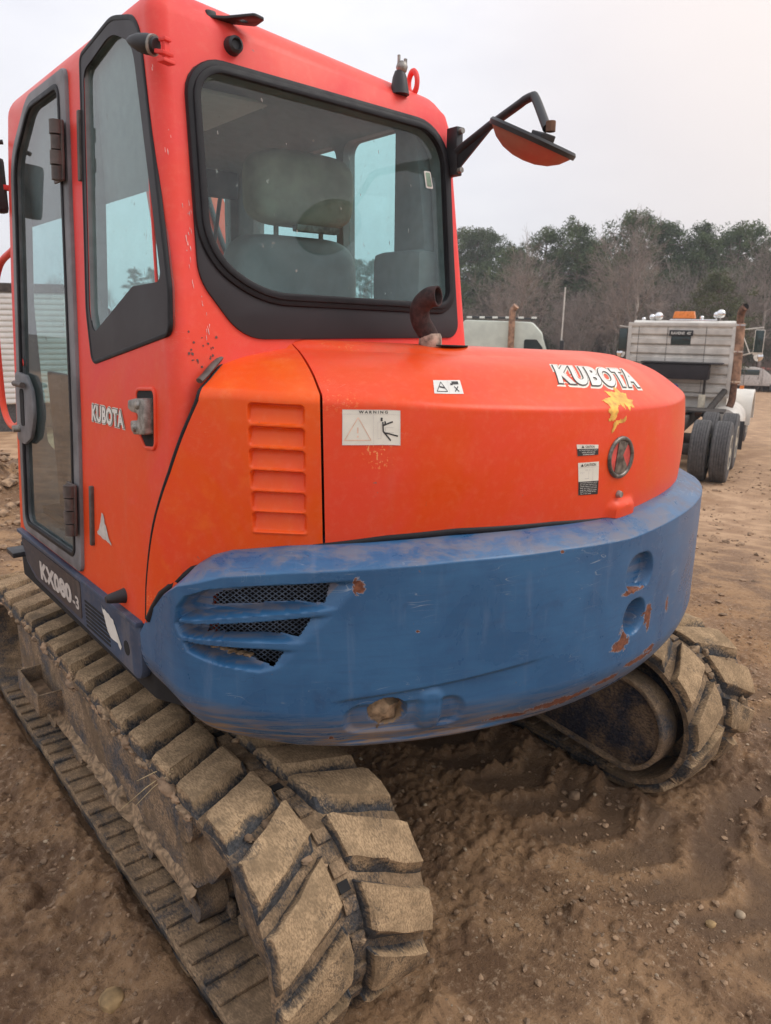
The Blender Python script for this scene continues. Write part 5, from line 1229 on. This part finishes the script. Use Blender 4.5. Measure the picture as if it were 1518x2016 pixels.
# rock guard arm of the right crawler under the drive, steel yoke from hub forward
GD = [(-1.12+.195*math.cos(a), .305+.195*math.sin(a)) for a in np.linspace(R_(95), R_(262), 18)]+[(-.55,.165),(.3,.19),(.3,.46),(-.6,.47)]
gm = lambda u, v, w: Vector((.605-w, u, v))
plate('guard_rim', [GD, offset_poly(GD, -.020)], .10, gm, M['mudsteel'], RFR, .005)
plate('drive_guard', [offset_poly(GD, -.016)], .06, lift(gm, -.020), M['mudblue'], RFR, .004)
# cross frame between crawlers
for y in (-.45, .45):
    V, F = boxVF((0, y, .46), (1.5, .30, .16)); mk('cross_member', V, F, M['frame'], EX, smooth=30, bevel=.02)
box('centre_frame', (0, 0, .50), (.8, .9, .2), M['frame'], EX, .03)
# open step box on the left frame, with packed soil
SB = empty('step', (0,0,0), 0, EX)
box('step_plate', (-1.118, .52, .315), (.010, .30, .085), M['mudsteel'], SB, .002)
for y in (.375, .665): box('step_side', (-1.072, y, .315), (.085, .010, .085), M['mudsteel'], SB, .002)
box('step_soil', (-1.072, .52, .285), (.082, .28, .012), M['clod'], SB, .003)
# mud caked along frame foot and belt edge: strips with an uneven crust
def mud_strip(name, y0, y1, n, f, mat, parent, seed, k=6):
    V = []
    for i in range(n):
        y = y0+(y1-y0)*i/(n-1)
        for j in range(k):
            t = j/(k-1); x, z = f(t); nn_ = vnoise(np.array([y*22.]), np.array([t*5+seed]), seed)[0]; am = vnoise(np.array([y*3.1]), np.array([seed*1.]), seed+3)[0]
            V.append((x[0]+x[1]*nn_*(.4+am), y+.004*nn_, z[0]+z[1]*nn_*(.4+am)))
    return mk(name, V, grid_faces(n, k), mat, parent, smooth=180)
mud_strip('mud', -.84, 1.0, 170, lambda t: ((-1.030-.006*math.sin(PI*t), -.034*math.sin(PI*t)), (.148+.070*t, .034*(t > .1))), M['sand'], LFR, 3)
for k in range(70):
    rq = random.Random(k); y = -1.05+2.15*rq.random(); sz_l = rq.uniform(.35, 1)**1.5; lump('mud', (-1.094+rq.uniform(-.010,.010), y, .584+rq.uniform(-.016,.014)), (.018*sz_l, .045*sz_l*rq.uniform(.5,1.2), .016*sz_l), k+300, M['clod'] if k % 3 else M['sand'], LTK)
for k in range(34):   # crumbs caught between lugs
    rq = random.Random(k+900); u = rq.uniform(.35, 2*HL+.5); y, z = trk(u, .006); lump('mud', (-.875+rq.uniform(-.20,.06), y, z), (rq.uniform(.006,.018), rq.uniform(.006,.018), rq.uniform(.003,.008)), k+500, M['clod'] if k % 2 else M['sand'], LTK)
for k in range(26):
    rq = random.Random(k+1900); u = rq.uniform(2*HL-.1, 2*HL+PI*RB); y, z = trk(u, .006); lump('mud', (.875+rq.uniform(-.2,.2), y, z), (rq.uniform(.01,.028), rq.uniform(.008,.022), rq.uniform(.008,.020)), k+700, M['sand'], RTK)
# dry stalks caught on the near crawler
M['straw'] = plain('dry_straw', (.52,.40,.22), .8)
for k, (a, b) in enumerate((((-1.075,-.83,.63),(-1.165,-.66,.45)), ((-1.07,-.82,.628),(-1.135,-.72,.56)), ((-1.085,-.84,.625),(-1.15,-.74,.50)), ((-.63,-1.0,.62),(-.58,-1.03,.64)))):
    o = tube('straw', [a, tuple((p+q)/2+.006*(i == 2) for i, (p, q) in enumerate(zip(a, b))), b], [.0016,.0013,.0008], M['straw'], None, seg=5)
    tag(o, ['longest dry straw stalk hanging off the near crawler', 'short dry straw stalk on top of the near crawler edge', 'middle dry straw stalk hanging off the near crawler', 'dry stalk sticking out by the inner crawler edge under the counterweight'][k], 'straw', None)

# ---------------------------------------------------------------- boom and front fittings
V, F = prism(rp([(.78,1.10),(1.12,1.02),(1.35,1.5),(1.75,2.3),(1.92,2.95),(1.70,3.0),(1.45,2.5),(1.0,1.75),(.80,1.35)], [.05,.05,.1,.2,.05,.05,.2,.1,.05]), 'X', .05, .34)
BM = mk('boom', V, F, M['hood'], EX, smooth=30, bevel=.015)
V, F = prism(rp([(.75,.75),(1.15,.75),(1.2,1.15),(.75,1.2)], .06), 'X', -.02, .42); mk('boom_bracket', V, F, M['bluedk'], EX, smooth=30, bevel=.02)
tube('cylinder', [(.19,1.25,1.0),(.19,1.72,1.9)], .055, M['hood'], BM, seg=18); tube('cylinder_rod', [(.19,1.72,1.9),(.19,1.85,2.2)], .03, M['chrome'], BM, seg=16)
for k in range(4): tube('hose', smoothpath([(.08+.05*k,.78,1.25),(.08+.05*k,.86,1.75),(.08+.05*k,1.25,2.2),(.08+.05*k,1.5,2.66)], 6), .014, M['black'], BM, seg=8)
box('right_cover', (.60, -.25, 1.22), (.86, 1.25, .56), M['hood'], EX, .05)
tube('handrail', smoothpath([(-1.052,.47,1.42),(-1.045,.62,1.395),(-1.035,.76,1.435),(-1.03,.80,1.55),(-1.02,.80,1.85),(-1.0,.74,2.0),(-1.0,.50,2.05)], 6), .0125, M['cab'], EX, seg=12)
fm = box('front_mirror', (-1.065, .545, 2.268), (.15, .035, .19), M['black'], EX, .02, rz=.2); box('front_mirror_glass', (-1.067, .524, 2.268), (.125, .006, .165), M['tglass'], fm, .003, rz=.2)
tube('front_mirror_arm', [(-1.09,.53,2.395),(-1.0,.50,2.405)], .008, M['black'], EX); box('front_mirror_clamp', (-1.02,.55,2.262), (.09,.03,.018), M['cab'], EX, .005)
box('step_pedal', (-1.11, .47, .93), (.06,.10,.02), M['black'], EX, .004)

# ---------------------------------------------------------------- decals (printed film on the bodywork)
def bil(c, u, v):   # corners TL TR BR BL
    tl, tr, br_, bl = [np.array(x, float) for x in c]; u = np.asarray(u)[...,None]; v = np.asarray(v)[...,None]
    return (bl*(1-u)+br_*u)*(1-v)+(tl*(1-u)+tr*u)*v
def hoodmap(c): return lambda u, v, h: hood_pt(bil(c, u, v)[...,0], bil(c, u, v)[...,1], h)
def flatmap(c, f): return lambda u, v, h: np.array([f(p[0], p[1], h) for p in bil(c, np.asarray(u), np.asarray(v)).reshape(-1,2)])
def film(name, mp, mat, parent, n=8, m=5, h=.0012, rough_edge=None):
    U, V_ = np.meshgrid(np.linspace(0,1,n), np.linspace(0,1,m), indexing='ij'); return mk(name, np.asarray(mp(U, V_, h)).reshape(-1,3), grid_faces(n, m), mat, parent, smooth=180)
def shape(name, mp, pts, mat, parent, h=.002):
    if len(pts) == 4:
        a_, b_, c_, d_ = [np.array(q, float) for q in pts]; U, V_ = np.meshgrid(np.linspace(0,1,7), np.linspace(0,1,4), indexing='ij'); Q = (a_*(1-U[...,None])+b_*U[...,None])*(1-V_[...,None])+(d_*(1-U[...,None])+c_*U[...,None])*V_[...,None]
        return mk(name, np.asarray(mp(Q[...,0], Q[...,1], h)).reshape(-1,3), grid_faces(7, 4), mat, parent)
    F = poly_fill(pts); P = np.array(pts); return mk(name, np.asarray(mp(P[:,0], P[:,1], h)).reshape(-1,3), F, mat, parent)
def rect(u0, v0, u1, v1): return [(u0,v0),(u1,v0),(u1,v1),(u0,v1)]
def bar(a, b, w, asp=1.0):
    d = Vector((b[0]-a[0], (b[1]-a[1])/asp)); d.normalize(); n_ = Vector((-d.y, d.x))*w/2; return [(a[0]+n_.x, a[1]+n_.y*asp), (a[0]-n_.x, a[1]-n_.y*asp), (b[0]-n_.x, b[1]-n_.y*asp), (b[0]+n_.x, b[1]+n_.y*asp)]
def write(name, mp, txt, box_, mat, parent, h=.002, bold=0, spacing=1.0, ref=None, shear=0):
    V_, F = text2d(txt, bold, spacing)
    u0, v0, u1, v1 = box_; u = u0+(u1-u0)*V_[:,0]+shear*V_[:,1]; v = v0+(v1-v0)*V_[:,1]; return mk(name, np.asarray(mp(u, v, h)).reshape(-1,3), F, mat, parent)
# WARNING plate
wc = [(.616,.915),(.752,.920),(.752,.672),(.615,.678)]; mp = hoodmap(wc)
WD = film('warning_decal', mp, M['decalwarm'], HOOD, 10, 6)
write('lettering', mp, 'WARNING', (.28,.895,.78,.975), M['decalblack'], WD, bold=.02, spacing=1.5)
for r_ in (rect(.01,.872,.99,.879), rect(.530,.02,.535,.872), rect(.0,.0,1,.012), rect(0,.988,1,1), rect(0,0,.007,1), rect(.993,0,1,1)): shape('rule', mp, r_, M['silver'], WD)
for a, b in (((.04,.14),(.27,.78)),((.27,.78),(.49,.14)),((.49,.14),(.04,.14))): shape('faded_line', mp, bar(a, b, .012, 1.7), M['decalred'], WD)
shape('faded_line', mp, bar((.265,.50),(.265,.34), .018, 1.7), M['decalred'], WD); shape('faded_line', mp, bar((.265,.27),(.265,.22), .022, 1.7), M['decalred'], WD)
for a, b, w in (((.672,.78),(.672,.68),.034),((.692,.66),(.700,.38),.024),((.70,.56),(.865,.67),.026),((.705,.38),(.83,.13),.026),((.72,.355),(.955,.265),.024)): shape('figure', mp, bar(a, b, w, 1.7), M['decalblack'], WD)
shape('figure', mp, [(.72+.028*math.cos(a), .635+.055*math.sin(a)) for a in np.linspace(-1.57,1.57,10)], M['decalblack'], WD)
for r_ in (rect(.605,.18,.610,.66), rect(.660,.18,.665,.60), rect(.605,.655,.665,.665), rect(.605,.18,.665,.19), rect(.745,.50,.88,.508), rect(.735,.36,.88,.368), rect(.735,.36,.741,.50)): shape('rule', mp, r_, M['silver'], WD)
# little hot-surface plate
sc4 = [(.859,1.30),(.936,1.318),(.927,1.115),(.847,1.10)]; mp = hoodmap(sc4); SD_ = film('hot_surface_decal', mp, M['white'], HOOD)
for a, b in (((.10,.14),(.26,.84)),((.26,.84),(.46,.14)),((.46,.14),(.10,.14))): shape('line', mp, bar(a, b, .022, 2.2), M['decalblack'], SD_)
shape('line', mp, bar((.20,.48),(.38,.40), .05, 2.2), M['decalblack'], SD_); shape('line', mp, rect(.515,.04,.522,.96), M['silver'], SD_)
for r_ in (rect(.66,.66,.90,.88), rect(.60,.60,.68,.74)): shape('figure', mp, r_, M['decalblack'], SD_)
for a, b in (((.72,.50),(.86,.14)),((.86,.50),(.72,.14))): shape('figure', mp, bar(a, b, .03, 2.2), M['decalblack'], SD_)
# big maker's name on the shoulder: cream backing, grey outline, pale letters
kc = [(1.318,1.700),(1.757,1.572),(1.660,1.180),(1.250,1.275)]; mp = hoodmap(kc)
def word(mp, txt, parent, mats, hs, bolds, sh=0, stretch=1, spacing=1.0):
    base = None
    for nm, mt, h, b in zip(('backing','outline','lettering'), mats, hs, bolds):
        cu = bpy.data.curves.new('tmp', 'FONT'); cu.body = txt; cu.size = 1; cu.offset = b; cu.space_character = spacing; cu.resolution_u = 4
        o = bpy.data.objects.new('tmp', cu); COL.objects.link(o); dg = bpy.context.evaluated_depsgraph_get(); me = bpy.data.meshes.new_from_object(o.evaluated_get(dg))
        bm = bmesh.new(); bm.from_mesh(me); bmesh.ops.subdivide_edges(bm, edges=[e for e in bm.edges if e.calc_length() > .25], cuts=2); bmesh.ops.triangulate(bm, faces=bm.faces)
        V_ = np.array([v.co[:2] for v in bm.verts]); F = [tuple(v.index for v in f.verts) for f in bm.faces]; bm.free()
        bpy.data.objects.remove(o); bpy.data.curves.remove(cu); bpy.data.meshes.remove(me)
        if base is None:
            c2 = bpy.data.curves.new('tmp', 'FONT'); c2.body = txt; c2.size = 1; c2.space_character = spacing; o2 = bpy.data.objects.new('tmp', c2); COL.objects.link(o2); dg = bpy.context.evaluated_depsgraph_get(); m2 = bpy.data.meshes.new_from_object(o2.evaluated_get(dg))
            W_ = np.array([v.co[:2] for v in m2.vertices]); base = (W_.min(0), W_.max(0)); bpy.data.objects.remove(o2); bpy.data.curves.remove(c2); bpy.data.meshes.remove(m2)
        Q = (V_-base[0])/(base[1]-base[0]); Q = Q*np.array([.94,.80])+np.array([.03,.10]); mk(nm, np.asarray(mp(Q[:,0], Q[:,1], h)).reshape(-1,3), F, mt, parent)
KD = empty('name_decal', (0,0,0), 0, HOOD)
word(mp, 'KUBOTA', KD, (M['decalwarm'], M['hinge'], M['white']), (.0012,.0024,.0036), (.135,.078,.045), spacing=1.13)
# peeled leaf-like sticker remains
def ragged(name, pts, mat, parent, ds=.0035, dw=.012, h=.0016):
    P = np.array(pts); A = np.arange(P[:,0].min(), P[:,0].max()+ds, ds); B = np.arange(P[:,1].min(), P[:,1].max()+dw, dw); U, W_ = np.meshgrid(A, B, indexing='ij')
    cu, cw_ = (U[:-1,:-1]+U[1:,1:])/2, (W_[:-1,:-1]+W_[1:,1:])/2; out = poly_sd(cu, cw_*.3, [(a, b*.3) for a, b in pts])+.004*(fbm(cu*300, cw_*90, 2, 5)-.5) > 0
    return mk(name, hood_pt(U, W_, h).reshape(-1,3), grid_faces(len(A), len(B), out), mat, parent)
PL = empty('peeled_sticker', (0,0,0), 0, HOOD); mp1 = lambda u, v, h: hood_pt(u, v, h)
ragged('remnant', [(1.505,1.29),(1.482,1.16),(1.432,1.18),(1.437,1.09),(1.382,1.055),(1.397,.985),(1.380,.95),(1.392,.91),(1.378,.86),(1.412,.872),(1.424,.93),(1.432,.985),(1.452,1.0),(1.462,.955),(1.474,1.0),(1.484,.94),(1.497,.985),(1.512,.96),(1.517,1.0),(1.540,1.04),(1.512,1.055),(1.530,1.13),(1.508,1.15)], M['yellow'], PL)
ragged('remnant', [(1.408,.853),(1.43,.872),(1.452,.872),(1.468,.905),(1.466,.86),(1.447,.843),(1.424,.835),(1.410,.79),(1.396,.745),(1.398,.80)], M['yellow'], PL)
rq = random.Random(3)
for k in range(9): s0 = 1.425+k*.0095; w0 = 1.02-rq.uniform(0,.01); shape('remnant', mp1, [(s0,w0),(s0+.0035,w0),(s0+.002,.90+rq.uniform(0,.07))], M['yellow'], PL, .0012)
# CAUTION plates
for cc, big_ in (([(1.254,.672),(1.340,.664),(1.341,.578),(1.260,.572)], False), ([(1.263,.513),(1.346,.518),(1.356,.227),(1.277,.227)], True)):
    mp = hoodmap(cc); CD_ = film('caution_decal', mp, M['decalwarm'], HOOD)
    if not big_:
        shape('field', mp, rect(0,0,1,.62), M['decalblack'], CD_, .0018); write('lettering', mp, 'CAUTION', (.38,.70,.80,.92), M['decalblack'], CD_, .0022, .01); shape('mark', mp, [(.20,.70),(.32,.70),(.26,.93)], M['decalblack'], CD_, .0022)
        for k, t_ in enumerate(('TO AVOID PERSONAL INJURY', 'NEVER OPEN BEFORE', 'STOPPING ENGINE')): w_ = len(t_)*.0185; write('lettering', mp, t_, (.5-w_,.43-k*.19,.5+w_,.54-k*.19), M['white'], CD_, .0032, .01)
    else:
        shape('field', mp, rect(0,0,1,.42), M['decalblack'], CD_, .0018); write('lettering', mp, 'CAUTION', (.28,.88,.84,.965), M['decalblack'], CD_, .0022, .01); shape('mark', mp, [(.12,.88),(.24,.88),(.18,.97)], M['decalblack'], CD_, .0022)
        for r_ in (rect(.0,.845,1,.852), rect(.68,.44,.69,.85), rect(.30,.50,.50,.512), rect(.48,.50,.49,.72), rect(.08,.70,.28,.708)): shape('rule', mp, r_, M['silver'], CD_)
        write('lettering', mp, 'H C', (.34,.74,.58,.80), M['silver'], CD_, .0022); write('lettering', mp, 'FULL', (.08,.66,.24,.695), M['silver'], CD_, .0022)
        for k, t_ in enumerate(('TO AVOID PERSONAL INJURY:', 'Do not open engine hood', 'while engine is running.', 'Stop the engine and wait', 'until the radiator cools', 'before you take off the', 'cap of the tank.')): write('lettering', mp, t_, (.05,.360-k*.056,.08+len(t_)*.034,.396-k*.056), M['white'], CD_, .0032, .01)
# round emblem: ring with a K
def hoodxyz(s, z, h): t_ = (z-h_zb(np.array(s)))/(h_zc(np.array(s))-h_zb(np.array(s))); return hood_pt(np.array(s), t_, h)
Ec = (1.445, 1.449); V, F = [], []
for i in range(48):
    a = 2*PI*i/48
    for r_, h_ in ((.0595,0.001),(.059,.005),(.056,.0075),(.051,.0075),(.0475,.005),(.047,.001)): V.append(hoodxyz(Ec[0]+1.03*r_*math.cos(a), Ec[1]+r_*math.sin(a), h_))
F = [(i*6+k, i*6+k+1, ((i+1)%48)*6+k+1, ((i+1)%48)*6+k) for i in range(48) for k in range(5)]
M['emblem'] = plain('emblem_grey_metal', (.17,.15,.13), .35, metal=.5, var=.5, scale=60)
EM = mk('emblem', V, F, M['emblem'], HOOD, smooth=50, fixn=True)
kp = [(a*.047, b*.047) for a, b in ((-.30,.97),(.10,1.0),(.62,.80),(.12,.13),(.64,-.62),(.35,-.92),(-.10,-1.0),(-.55,-.85))]
V = [hoodxyz(Ec[0]+1.03*a, Ec[1]+b, .0045) for a, b in kp]+[hoodxyz(Ec[0]+1.03*a, Ec[1]+b, .0) for a, b in kp]; n = len(kp)
mk('emblem_letter', V, poly_fill(kp)+[(i,(i+1)%n,n+(i+1)%n,n+i) for i in range(n)], M['emblem'], EM, fixn=True)
M['emred'] = plain('emblem_red', (.62,.075,.06), .5); mk('emblem_field', [hoodxyz(Ec[0]+.048*math.cos(a), Ec[1]+.047*math.sin(a), .0015) for a in np.linspace(0,2*PI,32,endpoint=False)], [tuple(range(32))], M['emred'], EM)
kp_ = hoodxyz(1.453, 1.343, 0.0); lathe('hood_lock', [(.001,-.013),(.008,-.013),(.010,-.008),(.011,0),(.014,.002)], M['steel'], HOOD, seg=18, axis='Y', c=kp_)
# name on the cab side and model number on the skirt
mp = flatmap([(-.360,1.572),(-.611,1.576),(-.617,1.524),(-.357,1.519)], lambda u, v, h: onside(u, v, h+.001)); KS = empty('name_decal', (0,0,0), 0, CAB)
word(mp, 'KUBOTA', KS, (M['decalwarm'], M['hinge'], M['white']), (.0008,.0016,.0024), (.11,.075,.045), spacing=1.10)
mp = flatmap([(.205,.962),(-.150,.966),(-.150,.898),(.205,.890)], lambda u, v, h: onsk(u, v, h+.0035)); V_, F = text2d('KX080', .055, 1.02); mk('model_number', np.asarray(mp(V_[:,0], V_[:,1], 0)).reshape(-1,3), F, M['silver'], SKO)
mp = flatmap([(-.158,.945),(-.222,.945),(-.222,.900),(-.158,.900)], lambda u, v, h: onsk(u, v, h+.0035)); V_, F = text2d('-3', .03); mk('model_number', np.asarray(mp(V_[:,0], V_[:,1], 0)).reshape(-1,3), F, M['silver'], SKO)
def torn(name, pts, f, mat, parent, seed, h=.002):
    rq = random.Random(seed); P = []
    for i in range(len(pts)):
        a, b = Vector(pts[i]), Vector(pts[(i+1)%len(pts)]); n_ = max(2, int((b-a).length/.009))
        for k in range(n_): q_ = a.lerp(b, k/n_); P.append((q_.x+rq.uniform(-.002,.002), q_.y+rq.uniform(-.002,.002)))
    mk(name, [f(p[0], p[1], h) for p in P], poly_fill(P), mat, parent)
torn('torn_sticker', [(-.432,.990),(-.448,.975),(-.462,.982),(-.530,.968),(-.583,.905),(-.572,.892),(-.552,.905),(-.492,.905),(-.470,.925)], onsk, M['white'], SKO, 4)
torn('torn_sticker', [(-.428,1.262),(-.442,1.258),(-.452,1.236),(-.462,1.232),(-.476,1.205),(-.500,1.190),(-.502,1.182),(-.392,1.192),(-.388,1.200),(-.402,1.205)], onside, M['silver'], CAB, 5)
lathe('red_dot', [(.001,-.003),(.014,-.002)], M['cab'], DR, seg=14, axis='X', c=onside(.345,1.655,.004))

# ================================================================== AIR
M['haze'] = bpy.data.materials.new('thin_haze'); M['haze'].use_nodes = True; hn = M['haze'].node_tree; hn.nodes.clear()
ho = hn.nodes.new('ShaderNodeOutputMaterial'); pv = hn.nodes.new('ShaderNodeVolumePrincipled'); pv.inputs['Color'].default_value = (.93,.94,.97,1); pv.inputs['Density'].default_value = .0014; pv.inputs['Anisotropy'].default_value = .2
hn.links.new(pv.outputs[0], ho.inputs['Volume'])
hb_ = mk('haze', *boxVF((0, 0, 7.5), (372, 372, 24.0)), M['haze'], None); tag(hb_, 'thin grey haze over the yard and wood', 'haze', None, 'stuff')
